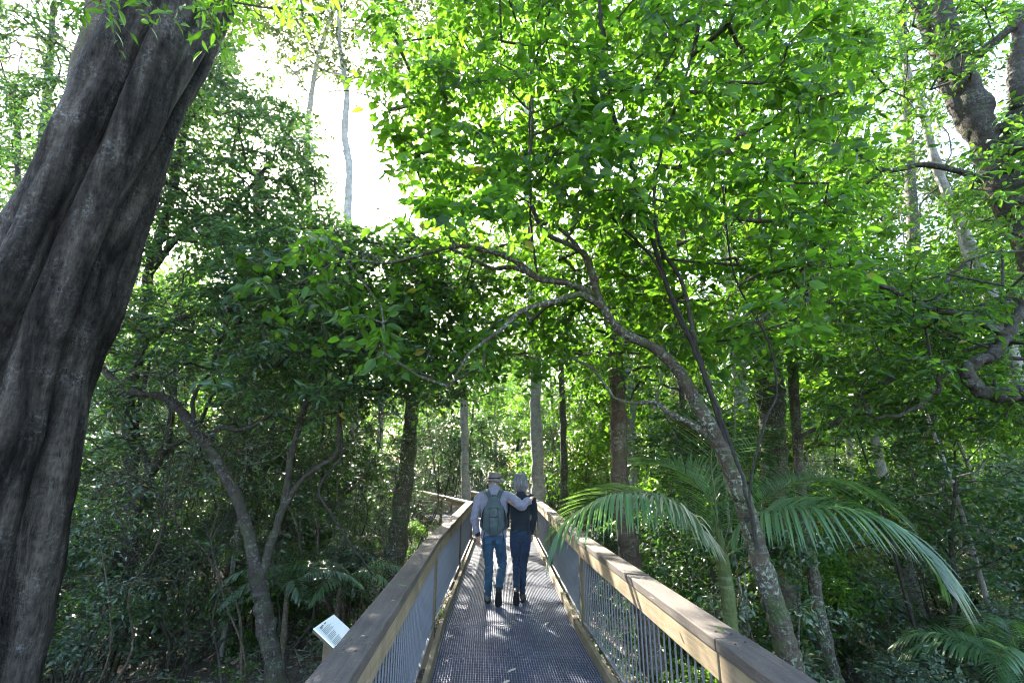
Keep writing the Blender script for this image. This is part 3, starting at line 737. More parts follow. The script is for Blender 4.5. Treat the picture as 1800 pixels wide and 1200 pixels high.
rh = np.random.default_rng(71)
thick = [
    limb([(520, 1330, 6.4, 19), (492, 1210, 6.4, 17), (470, 1110, 6.4, 15), (456, 1030, 6.4, 14), (440, 950, 6.4, 10), (418, 880, 6.4, 9), (392, 830, 6.4, 9), (368, 785, 6.4, 9), (345, 760, 6.4, 8.5), (318, 722, 6.4, 8), (285, 697, 6.4, 7), (225, 684, 6.4, 6), (170, 640, 6.5, 4)], 0),
    limb([(456, 1030, 6.4, 8), (478, 950, 6.4, 7), (500, 880, 6.4, 6), (512, 800, 6.4, 5.5), (535, 720, 6.3, 4.5), (552, 640, 6.2, 3.5), (560, 560, 6.2, 2.5)], 0),
    limb([(492, 905, 6.4, 5), (525, 850, 6.4, 4.5), (560, 820, 6.3, 4), (592, 795, 6.3, 3.4), (597, 720, 6.3, 2.6), (620, 640, 6.2, 2)], 0),
    limb([(366, 780, 6.4, 5), (385, 752, 6.4, 4.5), (420, 755, 6.4, 3.6), (460, 740, 6.4, 3), (520, 690, 6.3, 2.4)], 0),
    limb([(345, 760, 6.4, 4), (340, 700, 6.4, 3.6), (370, 650, 6.3, 3), (390, 590, 6.3, 2.4)], 0)]
tg = img_targets(rh, 180, (180, 740), (500, 760), (5.6, 7.6), lambda px, py, Y, r: hnoise(px, py, .011, 4) + (700 - py) / 260 > 0)
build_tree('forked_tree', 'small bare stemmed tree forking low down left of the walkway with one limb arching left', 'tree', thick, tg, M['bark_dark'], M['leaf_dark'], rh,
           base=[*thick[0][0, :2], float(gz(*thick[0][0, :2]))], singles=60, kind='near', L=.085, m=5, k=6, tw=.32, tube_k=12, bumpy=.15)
ri = np.random.default_rng(72)
th2 = [limb([(135, 1160, 8, 11), (175, 1060, 8, 11), (205, 980, 8, 10), (240, 890, 8, 9), (265, 830, 8, 9), (290, 790, 8, 7), (300, 740, 8, 5), (310, 640, 8, 4)], 0),
       limb([(265, 830, 8, 6), (250, 790, 8, 5), (240, 740, 8, 4), (262, 640, 8, 3)], 0),
       limb([(290, 790, 8, 5), (340, 760, 8, 4), (370, 700, 8, 3)], 0)]
tg = img_targets(ri, 120, (170, 480), (540, 860), (7, 9), None)
build_tree('slanting_tree', 'slanting dark sapling close behind the fig trunk with a fork at head height', 'tree', th2, tg, M['bark_dark'], M['leaf_blue'], ri,
           base=[*th2[0][0, :2], float(gz(*th2[0][0, :2]))], kind='mid', L=.09, m=5, k=6, tw=.32)

# plain trunks that can be told apart, with thin high crowns
def trunk_tree(name, label, pts, bark, lm, n_t, xr, yr, Yr, seed, L=.15, test=None, rough=.1):
    r = np.random.default_rng(seed); l = [limb(pts, 0)]
    tg = img_targets(r, n_t, xr, yr, Yr, test) if n_t else []
    build_tree(name, label, 'tree', l, tg, bark, lm, r, base=[*l[0][0, :2], float(gz(*l[0][0, :2]))], kind='far', L=L, m=5, k=7, tw=.5, tube_k=12, bumpy=rough)
nogap = lambda px, py, Y, r: not in_poly(px, py, GAP)
trunk_tree('pale_trunk_tree', 'pale mottled trunk standing right behind the end of the walkway beside the woman', [(950, 960, 15, 13), (947, 900, 15, 12), (944, 800, 15, 11), (942, 700, 15, 10), (938, 560, 15, 9), (930, 400, 15, 8), (925, 200, 15, 7), (925, 50, 15, 5)],
           M['bark_pale'], M['leaf_mid'], 120, (780, 1080), (60, 560), (13, 17), 81)
trunk_tree('pale_trunk_tree', 'narrow whitish trunk rising from the left railing end beside the man in the hat', [(822, 960, 16, 9), (820, 900, 16, 8), (817, 780, 16, 7), (815, 660, 16, 7), (818, 480, 16, 6), (812, 330, 16, 5)],
           M['bark_pale'], M['leaf_mid'], 70, (740, 900), (420, 620), (14, 18), 82, test=nogap)
trunk_tree('pale_trunk_tree', 'tall pale trunk standing in the bright opening of the canopy', [(628, 960, 19, 9), (622, 700, 19, 8), (619, 500, 19, 7.5), (611, 380, 19, 7), (614, 300, 19, 6.5), (606, 235, 19, 6), (609, 160, 19, 5), (596, 60, 19, 4), (602, -60, 19, 3)],
           M['bark_pale'], M['leaf_lime'], 60, (470, 760), (-60, 160), (17, 22), 83, L=.17, test=lambda px, py, Y, r: hnoise(px, py, .02, 2) > .1)
trunk_tree('pale_trunk_tree', 'airy sunlit tree with yellow green leaves above the bright opening in the canopy', [(560, 960, 21, 8), (555, 700, 21, 7), (548, 450, 21, 6), (540, 250, 21, 5), (560, 100, 21, 4), (600, -20, 21, 3)],
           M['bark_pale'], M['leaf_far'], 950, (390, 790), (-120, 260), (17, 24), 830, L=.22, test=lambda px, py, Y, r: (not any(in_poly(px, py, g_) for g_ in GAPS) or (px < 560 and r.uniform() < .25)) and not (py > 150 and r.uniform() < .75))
trunk_tree('brown_trunk_tree', 'broad leafy tree added to shade the deck, closing the view above the couple', [(672, 960, 18, 6), (668, 800, 18, 5), (672, 700, 18, 5), (690, 600, 18, 4), (700, 500, 18, 3)],
           M['bark_pale'], M['leaf_mid'], 720, (540, 1010), (400, 650), (12, 22), 831, L=.18)  # crown added among the canopy to keep most sun off the deck
trunk_tree('grey_trunk_tree', 'tall leafy tree filling the sky behind the top of the fig trunk', [(20, 960, 14, 12), (30, 700, 14, 11), (60, 400, 14, 9), (80, 200, 14, 7), (95, 0, 14, 4)],
           M['bark_hero'], M['leaf_far'], 260, (-40, 330), (-120, 420), (11, 17), 833, L=.18)
trunk_tree('grey_trunk_tree', 'tall tree behind the gnarled tree veiling the white sky at the upper right', [(1640, 900, 15, 12), (1630, 700, 15, 11), (1610, 500, 15, 10), (1600, 300, 15, 8), (1590, 100, 15, 6), (1585, -60, 15, 4)],
           M['bark_hero'], M['leaf_far'], 420, (1380, 1810), (-120, 560), (12, 18), 832, L=.19, test=lambda px, py, Y, r: not (1620 < px < 1730 and 230 < py < 430) or r.uniform() < .3)
trunk_tree('brown_trunk_tree', 'thick mottled grey brown trunk leaning among shrubs just left of the walkway', [(680, 1100, 10, 24), (692, 1000, 10, 19), (705, 900, 10, 16), (715, 820, 10, 14), (722, 740, 10, 12), (728, 640, 10, 11), (735, 540, 10, 9), (745, 470, 10, 7)],
           M['bark_hero'], M['leaf_mid'], 90, (620, 860), (470, 700), (8.5, 12), 84)
trunk_tree('brown_trunk_tree', 'reddish brown trunk with a shaggy neck in the thicket left of the walkway', [(418, 1010, 13, 18), (425, 900, 13, 14), (432, 830, 13, 13), (438, 760, 13, 12), (440, 715, 13, 19), (442, 690, 13, 14), (446, 600, 13, 10), (450, 480, 13, 9), (455, 300, 13, 7)],
           M['bark_red'], M['leaf_dark'], 90, (330, 600), (300, 640), (11, 15), 85, rough=.2, test=nogap)
trunk_tree('grey_trunk_tree', 'thick grey trunk directly behind the palm and the leaning tree', [(1400, 1230, 9, 30), (1382, 1100, 9, 24), (1370, 980, 9, 22), (1362, 880, 9, 21), (1358, 760, 9, 21), (1352, 660, 9, 22), (1340, 540, 9, 20), (1325, 430, 9, 18), (1300, 250, 9, 13), (1280, 60, 9, 9)],
           M['bark_hero'], M['leaf_mid'], 170, (1150, 1560), (-40, 560), (8, 12), 86, L=.14)
trunk_tree('grey_trunk_tree', 'slender ringed grey trunk bending left below the large palm frond', [(1480, 1260, 7.6, 17), (1455, 1150, 7.6, 13), (1437, 1060, 7.6, 11), (1425, 980, 7.6, 10), (1410, 880, 7.8, 9), (1400, 760, 8, 8), (1392, 640, 8, 8)],
           M['bark_hero'], M['leaf_mid'], 40, (1330, 1480), (480, 640), (7, 9), 87)
trunk_tree('pale_trunk_tree', 'pale trunk seen through the left fronds of the palm beside the brown trunk', [(1112, 1020, 13, 14), (1112, 900, 13, 11), (1108, 780, 13, 10), (1106, 690, 13, 9), (1100, 560, 13, 8), (1090, 400, 13, 7)],
           M['bark_pale'], M['leaf_mid'], 60, (1020, 1200), (300, 560), (12, 15), 88)
trunk_tree('pale_trunk_tree', 'pale grey trunk between the leaning tree and the thick grey trunk', [(1312, 1080, 12, 15), (1308, 960, 12, 13), (1306, 820, 12, 12), (1302, 700, 12, 12), (1290, 560, 12, 10), (1270, 380, 12, 8)],
           M['bark_pale'], M['leaf_mid'], 60, (1200, 1380), (300, 560), (11, 14), 89)
trunk_tree('grey_trunk_tree', 'thin straight grey trunk just right of the woman beyond the railing', [(992, 960, 14, 7), (992, 860, 14, 6), (990, 760, 14, 6), (986, 640, 14, 5), (980, 500, 14, 4)],
           M['bark_hero'], M['leaf_mid'], 50, (920, 1060), (440, 640), (12, 16), 90)

# ------------------------------------------------------------------ palms
def frond(t, loc, path, rng, leaflet=.5, n=44, width=.030, singles=0, mat=None, droop=.9, name='frond', lift=.25, rr=.010, rag=0.0):
    """path: world control points of the rachis"""
    mat = mat or M['leaf_palm']; C = smooth_path(path, 8)[:, :3]
    seg = np.linalg.norm(np.diff(C, axis=0), axis=1); cum = np.concatenate([[0], np.cumsum(seg)]); Lt = cum[-1]
    tb = Tubes(); tb.add(C - loc, np.linspace(rr, rr * .25, len(C)), 6)
    fr = link(name, tb.mesh(name, M['bark_palm']), t)
    start = .16; us = np.linspace(start, .995, n); out = []
    for side in (-1, 1):
        for q, u in enumerate(us):
            s_ = u * Lt; p_ = np.array([np.interp(s_, cum, C[:, a]) for a in range(3)])
            e = min(s_ + .05, Lt); e0 = max(0, e - .1)
            if rng.uniform() < .05: continue
            T = nrm(np.array([np.interp(e, cum, C[:, a]) - np.interp(e0, cum, C[:, a]) for a in range(3)]))
            X = nrm(np.cross(T, [0, 0, 1.])) * side
            v = (u - start) / (1 - start)
            Ll = leaflet * (math.sin(math.pi * min(1, .15 + .77 * v)) ** .55) * rng.uniform(.82, 1.1)
            d = nrm(X * (1.0 - .35 * v) + T * (.40 + 1.3 * v * v) + np.array([0, 0, lift]) + rng.normal(0, .04 + rag, 3))
            m_ = 6; pts = [p_]; dirn = d
            near = X[1] < 0
            dr = droop * rng.uniform(.85, 1.15) * (1 - .45 * v) * (1.0 if near else .40)
            if not near: d = nrm(d + np.array([0, 0, .35 * (1 - v)])); dirn = d; Ll *= (1 - .35 * v)
            for i in range(m_):
                pts.append(pts[-1] + dirn * Ll / m_); dirn = nrm(dirn + np.array([0, 0, -dr * (.62 if i < 3 else .2)]))
            pts = np.array(pts); D = nrm(np.gradient(pts, axis=0)); Wd = nrm(np.cross(D, np.array([0, 0, 1.]) + X * .35 + T * .2))
            ww = width * (Ll / leaflet) * np.array([.35, .85, 1, .95, .75, .45, .03])[:, None] * .5
            Nn = np.cross(Wd, D)
            V = np.concatenate([pts - Wd * ww + Nn * ww * .35, pts, pts + Wd * ww + Nn * ww * .35])
            F = []
            k = m_ + 1
            for i in range(m_):
                F += [[i, k + i, k + i + 1, i + 1], [k + i, 2 * k + i, 2 * k + i + 1, k + i + 1]]
            out.append((V, np.array(F), np.full(len(V), np.clip(rng.normal(.5, .18), 0, 1))))
    out = [o for o in out]
    rng.shuffle(out) if False else None
    rest = out[:0]
    if singles:
        step = max(1, int(len(out) / singles)); pick = set(range(0, len(out), step)) if singles < len(out) else set(range(len(out)))
    else: pick = set()
    RV, RF, RS, nv = [], [], [], 0
    for i, (V, F, s_) in enumerate(out):
        if i in pick: link('leaflet', mesh_np('leaflet', V - loc, F, mat, True, s_), fr)
        else: RV.append(V - loc); RF.append(F + nv); RS.append(s_); nv += len(V)
    if RV:
        o = link('leaflets', mesh_np('leaflets', np.concatenate(RV), np.concatenate(RF), mat, True, np.concatenate(RS)), fr); o['kind'] = 'stuff'
    return fr

def wp(*q): return [W(*a) for a in q]
def palm_main():
    rng = np.random.default_rng(91)
    base = W(1295, 1150, 5.9); base[2] = float(gz(base[0], base[1])); loc = base.copy()
    t = thing('feather_palm', 'young feather palm beyond the right railing with long arching fronds over the rail', 'palm', loc.tolist())
    st = smooth_path([base, W(1292, 1180, 5.9), W(1285, 1100, 5.9), W(1276, 1020, 5.9), W(1268, 970, 5.9), W(1264, 930, 5.9)], 6)
    rad = np.interp(np.linspace(0, 1, len(st)), [0, .4, .75, .86, 1], [.085, .075, .07, .05, .028])
    tb = Tubes(); tb.add(st[:, :3] - loc, rad, 14, .03); link('trunk', tb.mesh('trunk', M['bark_palm']), t)
    c = W(1266, 975, 5.9)
    # right, near, long drooping frond
    frond(t, loc, [W(1267, 985, 5.9), *wp((1300, 935, 5.7), (1345, 903, 5.4), (1420, 893, 5.1), (1500, 900, 4.95), (1570, 932, 4.9), (1630, 980, 4.85), (1668, 1040, 4.85))], rng, .72, 112, .029, 224, droop=.85, rr=.013)
    # right, behind, rising then falling
    frond(t, loc, [W(1267, 980, 5.95), *wp((1300, 925, 6.2), (1345, 875, 6.4), (1410, 845, 6.6), (1480, 850, 6.8), (1540, 878, 6.9), (1575, 905, 6.9))], rng, .74, 96, .027, 0, droop=.6)
    # left frond over the rail
    frond(t, loc, [W(1264, 985, 5.9), *wp((1225, 940, 5.7), (1175, 890, 5.5), (1125, 868, 5.3), (1070, 872, 5.1), (1025, 893, 5.0), (988, 925, 4.95), (970, 955, 4.9))], rng, .70, 104, .027, 70, droop=.85, rr=.012)
    # left upper
    frond(t, loc, [W(1264, 978, 6.0), *wp((1255, 900, 6.4), (1225, 850, 6.7), (1190, 825, 7.0), (1150, 812, 7.2), (1120, 815, 7.3))], rng, .80, 70, .034, 0, droop=.35)
    # dry one, left
    frond(t, loc, [W(1264, 985, 5.85), *wp((1235, 950, 5.6), (1205, 910, 5.4), (1170, 880, 5.2), (1135, 868, 5.1), (1115, 872, 5.05))], rng, .42, 54, .022, 0, mat=M['leaf_palmdry'], droop=1.0, rag=.12)
    # upright spear and upper right
    frond(t, loc, [W(1265, 960, 5.9), *wp((1258, 880, 5.9), (1250, 800, 6.0), (1262, 720, 6.2), (1300, 650, 6.5), (1340, 610, 6.7))], rng, .8, 70, .032, 0, droop=.25, lift=.1)
    frond(t, loc, [W(1266, 975, 6.0), *wp((1290, 890, 6.4), (1300, 820, 6.9), (1330, 770, 7.3), (1380, 750, 7.6))], rng, .6, 40, .030, 0, droop=.6)
    frond(t, loc, [W(1266, 985, 5.9), *wp((1310, 960, 6.2), (1330, 975, 6.6), (1360, 1020, 7.0))], rng, .4, 24, .028, 0, droop=.9)
palm_main()

def rosette(name, label, cat, px, py, Y, n, length, leaflet, seed, mat, zc=.5, group=None, stem=True, width=.03, nl=30, up=.7, only=None):
    rng = np.random.default_rng(seed); p0 = W(px, py, Y); g = float(gz(p0[0], p0[1])); loc = np.array([p0[0], p0[1], g])
    t = thing(name, label, cat, loc.tolist(), group)
    crown = np.array([p0[0], p0[1], p0[2]])
    tb = Tubes(); tb.add([[0, 0, 0], [rng.normal(0, .04), 0, (crown[2] - g) * .5], crown - loc], [.05, .045, .03], 8, .1); link('trunk', tb.mesh('trunk', M['bark_brown']), t)
    for i in range(n):
        a = 2 * math.pi * i / n + rng.uniform(-.3, .3) if only is None else rng.uniform(*only)
        h = np.array([math.cos(a), math.sin(a), 0]); Lf = length * rng.uniform(.8, 1.15); u = up * rng.uniform(.6, 1.2)
        path = [crown, crown + h * Lf * .25 + UP * Lf * .30 * u, crown + h * Lf * .55 + UP * Lf * .42 * u, crown + h * Lf * .82 + UP * Lf * .28 * u, crown + h * Lf + UP * Lf * .02]
        frond(t, loc, path, rng, leaflet, nl, width, 0, mat=mat, droop=.7, rr=.007)
    return t
rosette('tree_fern', 'dark green fern with spreading fronds behind the small sign left of the walkway', 'fern', 598, 1030, 8.6, 8, 1.2, .26, 101, M['leaf_palm'], width=.03)
rosette('tree_fern', 'drooping fern just left of the small tilted sign', 'fern', 505, 1035, 7.8, 7, 1.0, .24, 102, M['leaf_blue'], width=.03)
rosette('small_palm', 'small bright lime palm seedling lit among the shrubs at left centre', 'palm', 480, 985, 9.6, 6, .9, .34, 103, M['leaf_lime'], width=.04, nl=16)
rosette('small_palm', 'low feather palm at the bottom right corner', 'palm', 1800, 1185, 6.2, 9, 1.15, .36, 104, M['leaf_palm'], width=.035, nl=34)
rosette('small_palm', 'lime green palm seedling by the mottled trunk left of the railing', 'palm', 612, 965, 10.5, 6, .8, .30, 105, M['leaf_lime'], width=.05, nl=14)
rosette('feather_palm', 'palm behind the fig trunk with pale backlit fronds at the left edge', 'palm', -60, 470, 7.5, 9, 2.3, .6, 106, M['leaf_palm'], width=.035, nl=50, up=1.1)

# ------------------------------------------------------------------ background forest: a few grown kinds, copied singly
def local_tree(seed, H, crown, n_t, bark, lm, L, kind='far', m=5, k=7, tw=.5, r0=.14, stems=1, lean=.06, flat=.6, name='tree', rt=.008, nlimb=5, crook=.03):
    r = np.random.default_rng(seed); limbs = []
    for s_ in range(stems):
        a = r.uniform(0, 6.28); q = np.array([math.cos(a), math.sin(a)]) * (lean if stems == 1 else lean * 3)
        pts = [[0, 0, -.5, r0 * 1.25]]; ntp = 7
        for i in range(1, ntp + 1):
            h = H * .92 * i / ntp; pts.append([q[0] * h + r.normal(0, crook * H / 8), q[1] * h + r.normal(0, crook * H / 8), h, r0 * (1 - .8 * i / ntp) / (1 if s_ == 0 else 1.3)])
        limbs.append(smooth_path(pts, 4))
    for i in range(nlimb):
        l = limbs[i % stems]; j = int(len(l) * r.uniform(.45, .85)); a = r.uniform(0, 6.28); b = l[j, :3]; R_ = crown[2] * r.uniform(.6, 1); e = b + np.array([math.cos(a) * R_, math.sin(a) * R_, r.uniform(.1, .7) * R_])
        md = (b + e) / 2 + r.normal(0, .15, 3); limbs.append(smooth_path([[*b, l[j, 3] * .6], [*md, l[j, 3] * .4], [*e, l[j, 3] * .15]], 5))
    z0, z1, R_ = crown; nb = 7 + int(H); bl = []
    for i in range(nb):
        a = r.uniform(0, 6.28); zz = r.uniform(z0, z1); f = math.sin(math.pi * (zz - z0 + .15 * (z1 - z0)) / ((z1 - z0) * 1.25)); rad = R_ * f * r.uniform(.25, .95); bl.append((math.cos(a) * rad, math.sin(a) * rad, zz, R_ * r.uniform(.22, .45)))
    bl = np.array(bl); ids = r.integers(0, nb, n_t); v = nrm(r.normal(0, 1, (n_t, 3))) * (r.uniform(0, 1, (n_t, 1)) ** .45)
    tg = bl[ids, :3] + v * bl[ids, 3:4] * np.array([1.2, 1.2, .75]); tg[:, 2] = np.maximum(tg[:, 2], .15)
    tb = Tubes()
    for i, l in enumerate(limbs): tb.add(l[:, :3], l[:, 3], 8 if i < stems else 5, .12, i)
    tm = tb.mesh(name + '_trunk', bark)
    ch, dirs = grow(limbs, tg, r, rt); tb = Tubes()
    for p_, rr in ch: tb.add(p_, rr, 3, 0, 0, False)
    P, D, N, LL, sh, ends = sprays(tg, dirs, r, m, k, tw, L, flat); 
    if kind == 'mid': tb.sticks(ends[0], ends[1], .003)
    wm = tb.mesh(name + '_twigs', bark)
    cm = leaves_mesh(name + '_crown', P, D, N, LL, sh, kind, lm)
    return tm, wm, cm
TALL = [local_tree(201, 13, (5.0, 13, 3.0), 300, M['bark_pale'], M['leaf_mid'], .20, r0=.15, tw=.6),
        local_tree(202, 11, (4.0, 11, 2.6), 280, M['bark_hero'], M['leaf_mid'], .19, r0=.13, tw=.6),
        local_tree(203, 14, (6.0, 14.5, 3.2), 300, M['bark_pale'], M['leaf_lime'], .21, r0=.17, tw=.6),
        local_tree(204, 10, (3.5, 10, 2.4), 260, M['bark_brown'], M['leaf_dark'], .18, r0=.11, tw=.55)]
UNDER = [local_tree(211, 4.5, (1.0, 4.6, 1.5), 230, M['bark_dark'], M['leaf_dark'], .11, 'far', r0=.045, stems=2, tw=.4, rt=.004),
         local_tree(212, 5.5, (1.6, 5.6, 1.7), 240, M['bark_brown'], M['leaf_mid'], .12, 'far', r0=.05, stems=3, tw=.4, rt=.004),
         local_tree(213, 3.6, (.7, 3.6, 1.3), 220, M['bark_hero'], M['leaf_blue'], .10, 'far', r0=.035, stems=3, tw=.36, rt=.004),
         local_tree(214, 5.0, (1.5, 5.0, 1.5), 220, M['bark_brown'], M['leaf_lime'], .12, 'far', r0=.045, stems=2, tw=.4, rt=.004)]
SLIM = [local_tree(205, 9, (5.5, 9.2, 1.3), 70, M['bark_pale'], M['leaf_mid'], .14, r0=.055, tw=.4, nlimb=3, lean=.05),
        local_tree(206, 7.5, (4.6, 7.8, 1.2), 60, M['bark_hero'], M['leaf_dark'], .13, r0=.04, tw=.4, nlimb=3, lean=.10),
        local_tree(207, 8.0, (5.2, 8.2, 1.2), 60, M['bark_pale'], M['leaf_mid'], .13, r0=.035, stems=2, tw=.4, nlimb=3, lean=.05)]
SPIN = [local_tree(208, 4.6, (1.6, 4.8, .9), 90, M['bark_dark'], M['leaf_dark'], .07, 'mid', m=3, k=3, r0=.026, tw=.34, rt=.004, nlimb=6, lean=.12, crook=.20),
        local_tree(209, 5.2, (2.0, 5.4, 1.0), 100, M['bark_brown'], M['leaf_blue'], .07, 'mid', m=3, k=3, r0=.022, stems=2, tw=.34, rt=.004, nlimb=7, lean=.09, crook=.24),
        local_tree(210, 4.0, (1.2, 4.2, .9), 100, M['bark_dark'], M['leaf_mid'], .075, 'mid', m=3, k=3, r0=.018, stems=3, tw=.34, rt=.0035, nlimb=7, lean=.10, crook=.22)]
SHRUB = [local_tree(221, 1.5, (.15, 1.6, .75), 120, M['bark_dark'], M['leaf_blue'], .075, 'mid', m=5, k=6, r0=.014, stems=4, tw=.24, rt=.003, nlimb=3),
         local_tree(222, 2.0, (.2, 2.1, .8), 130, M['bark_brown'], M['leaf_dark'], .085, 'mid', m=5, k=6, r0=.016, stems=4, tw=.26, rt=.003, nlimb=4),
         local_tree(223, 1.1, (.1, 1.2, .7), 110, M['bark_dark'], M['leaf_mid'], .08, 'mid', m=5, k=6, r0=.012, stems=4, tw=.24, rt=.003, nlimb=3),
         local_tree(224, 2.8, (1.0, 3.0, .6), 60, M['bark_hero'], M['leaf_blue'], .08, 'mid', m=4, k=6, r0=.018, stems=3, tw=.26, rt=.003, nlimb=3)]

def blocks_sun(x, y, z0, z1, R):
    for q, r in PATCH:
        zc = (z0 + z1) / 2; t = (zc - q[2]) / SUNV[2]; c = q + t * SUNV; hh = (z1 - z0) / 2
        d = np.array([x - c[0], y - c[1]]); al = abs(d @ nrm(SUNV[:2])); la = abs(d[0] * SUNV[1] - d[1] * SUNV[0]) / math.hypot(SUNV[0], SUNV[1])
        if la < R * 1.05 and al < hh / math.tan(SUN_EL) + R * .5: return True
    return False
def place(var, name, x, y, s, rz, label, cat, group, rng):
    hgt = max(v.co.z for v in var[0].vertices) * s; g_ = float(gz(x, y))
    if cat == 'tree' and blocks_sun(x, y, g_ + hgt * .35, g_ + hgt, hgt * .22): return None
    z = float(gz(x, y)); t = thing(name, label, cat, (x, y, z - .05), group); t.rotation_euler = (rng.normal(0, .04), rng.normal(0, .04), rz); t.scale = (s * rng.uniform(.9, 1.1), s * rng.uniform(.9, 1.1), s)
    for nm, me in zip(('trunk', 'twigs', 'crown'), var):
        o = bpy.data.objects.new(nm, me); COL.objects.link(o); o.parent = t
        if nm == 'twigs': o['kind'] = 'stuff'
        if nm == 'crown': o['kind'] = 'stuff'
    return t

LAND = [(60, 'behind the big fig trunk'), (330, 'just right of the big fig trunk'), (520, 'behind the forked tree'), (690, 'left of the mottled leaning trunk'), (800, 'between the mottled trunk and the left railing'),
        (870, 'beyond the man in the hat'), (960, 'beyond the woman'), (1080, 'right of the pale trunk by the woman'), (1200, 'behind the slender brown trunk'), (1330, 'behind the palm crown'),
        (1480, 'behind the thick grey trunk'), (1640, 'behind the large palm frond'), (1760, 'toward the right edge'), (99999, 'past the right edge')]
def where_of(x, y):
    px, py, c = proj([x, y, 1.0]); w_ = [t for lim, t in LAND if px < lim][0]
    return w_
DIST = lambda y: 'close by ' if y < 8 else ('near ' if y < 14 else ('midway back ' if y < 24 else ('distant ' if y < 38 else 'farthest ')))
SIZE = lambda s: 'small ' if s < .82 else ('tall ' if s > 1.08 else '')
def scatter(rng, n, yr, dmin, ok, pw=1.0):
    pts = []; tries = 0
    while len(pts) < n and tries < n * 60:
        tries += 1; y = yr[0] + (yr[1] - yr[0]) * rng.uniform() ** pw; hw = y * 1.14 + 1.6; x = rng.uniform(-hw, hw)
        if not ok(x, y): continue
        dm = dmin * (1 + y * .02)
        if any((x - a) ** 2 + (y - b) ** 2 < dm * dm for a, b in pts): continue
        pts.append((x, y))
    return pts
def clear(x, y, wdt):
    if y < 21.5 and abs(x - float(cx(y))) < wdt: return False
    return True
HEROES = [(2.6, 4.4, 1.0), (1.7, 7.2, .7), (-4.2, 4.2, 1.6), (2.8, 5.9, 1.2), (6.3, 6.2, 2.6)]
r3 = np.random.default_rng(301)
def side(x, y):
    if x < cx(min(y, 14)) - 1: return 'left'
    return 'right'
LBL_T = ['pale trunked tree with high crown', 'grey barked leafy tree', 'pale tree with sunlit yellow green crown', 'brown trunked dark crowned tree']
def tall_ok(x, y): return clear(x, y, 4) and y > 11
for i, (x, y) in enumerate(scatter(r3, 105, (11, 66), 2.6, tall_ok, .9)):
    az = math.degrees(math.atan2(x, y)); s = r3.uniform(.8, 1.25); v = int(r3.choice([0, 1, 2, 3], p=[.3, .3, .2, .2]))
    D = math.hypot(x, y)
    if -29 < az < -3:
        top = (1.8 + D * (.36 if az > -24 else .42)) + 1.5; H = [13.5, 11.5, 15, 10.5][v]
        s = min(s, top / H)
        if s < .42: v = 3; s = max(s, .5)
    where = ('left of the walkway' if az < -5 else 'right of the walkway') if abs(az) > 8 else 'beyond the end of the walkway'
    far = ' far back' if y > 30 else ''
    place(TALL[v], 'forest_tree', x, y, s, r3.uniform(0, 6.28), SIZE(s) + DIST(y) + LBL_T[v] + ' ' + where_of(x, y), 'tree', 'background forest trees', r3)
BARE = local_tree(216, 4.2, (.8, 4.2, 1.1), 170, M['bark_dark'], M['leaf_dark'], .07, 'mid', m=3, k=2, r0=.03, stems=3, tw=.36, rt=.0045, nlimb=6)
UNDER.append(BARE)
for x, y, s_ in [(-6.6, 17.5, .8)]: place(TALL[3], 'forest_tree', x, y, s_, x * 3, 'dark crowned brown trunked tree added for shade %s' % {-5.0: 'behind the forked tree where the ferns end', -3.9: 'between the mottled trunk and the far railing', -6.6: 'behind the shaggy necked reddish trunk', -2.9: 'just past the far bend of the walkway'}[x], 'tree', 'background forest trees', r3)  # extra tree added to block the sun from the shrubs at left
LBL_U = ['dark leaved twin stemmed understory tree', 'many stemmed green understory tree', 'bluish green bushy sapling', 'bright yellow green understory tree', 'nearly bare twiggy sapling']
def und_ok(x, y):
    if x < -1.5 and y < 10.5 and hnoise(x, y, .9, 11) < .3: return False
    if not clear(x, y, 2.9): return False
    if y < 8.5 and -3.2 < x < 0: return False
    return all((x - a) ** 2 + (y - b) ** 2 > r * r for a, b, r in HEROES) and not (y < 7 and abs(x) < 4.2)
for i, (x, y) in enumerate(scatter(r3, 250, (7.5, 56), 1.35, und_ok, 1.15)):
    az = math.degrees(math.atan2(x, y)); v = int(r3.choice([0, 1, 2, 3, 4], p=[.24, .15, .30, .03, .28] if az < 0 else [.20, .32, .24, .10, .14])); s = r3.uniform(.75, 1.25)
    where = ('left of the walkway' if az < -5 else 'right of the walkway') if abs(az) > 8 else 'beyond the end of the walkway'
    place(UNDER[v], 'understory_tree', x, y, s, r3.uniform(0, 6.28), SIZE(s) + DIST(y) + LBL_U[v] + ' ' + where_of(x, y), 'tree', 'understory trees of the forest', r3)
LBL_M = ['slim pale straight stem', 'thin brown leaning stem', 'pair of slim pale stems']
for i, (x, y) in enumerate(scatter(r3, 95, (7.5, 34), .9, lambda x, y: und_ok(x, y) and not (y < 9 and abs(x) < 3.4), 1.0)):
    v = int(r3.integers(0, 3)); s = r3.uniform(.7, 1.15); az = math.degrees(math.atan2(x, y))
    if -29 < az < -3: s = min(s, (3.3 + math.hypot(x, y) * .40) / 9)
    place(SLIM[v], 'slim_tree', x, y, max(s, .5), r3.uniform(0, 6.28), SIZE(s) + DIST(y) + LBL_M[v] + ' ' + where_of(x, y), 'tree', 'slim trees among the shrubs', r3)
for i, (x, y) in enumerate(scatter(r3, 60, (6.2, 15), .55, lambda x, y: x < -2.2 and clear(x, y, 2) and not (y < 7.5 and x > -3.4) and x > -y * 1.0, 1.0)):
    v = int(r3.integers(0, 3)); s = r3.uniform(.75, 1.15)
    place(SPIN[v], 'sapling', x, y, s, r3.uniform(0, 6.28), SIZE(s) + DIST(y) + ['crooked dark sapling', 'crooked brown twin sapling', 'spindly many stemmed sapling'][v] + ' ' + where_of(x, y), 'sapling', 'crooked saplings in the left thicket', r3)
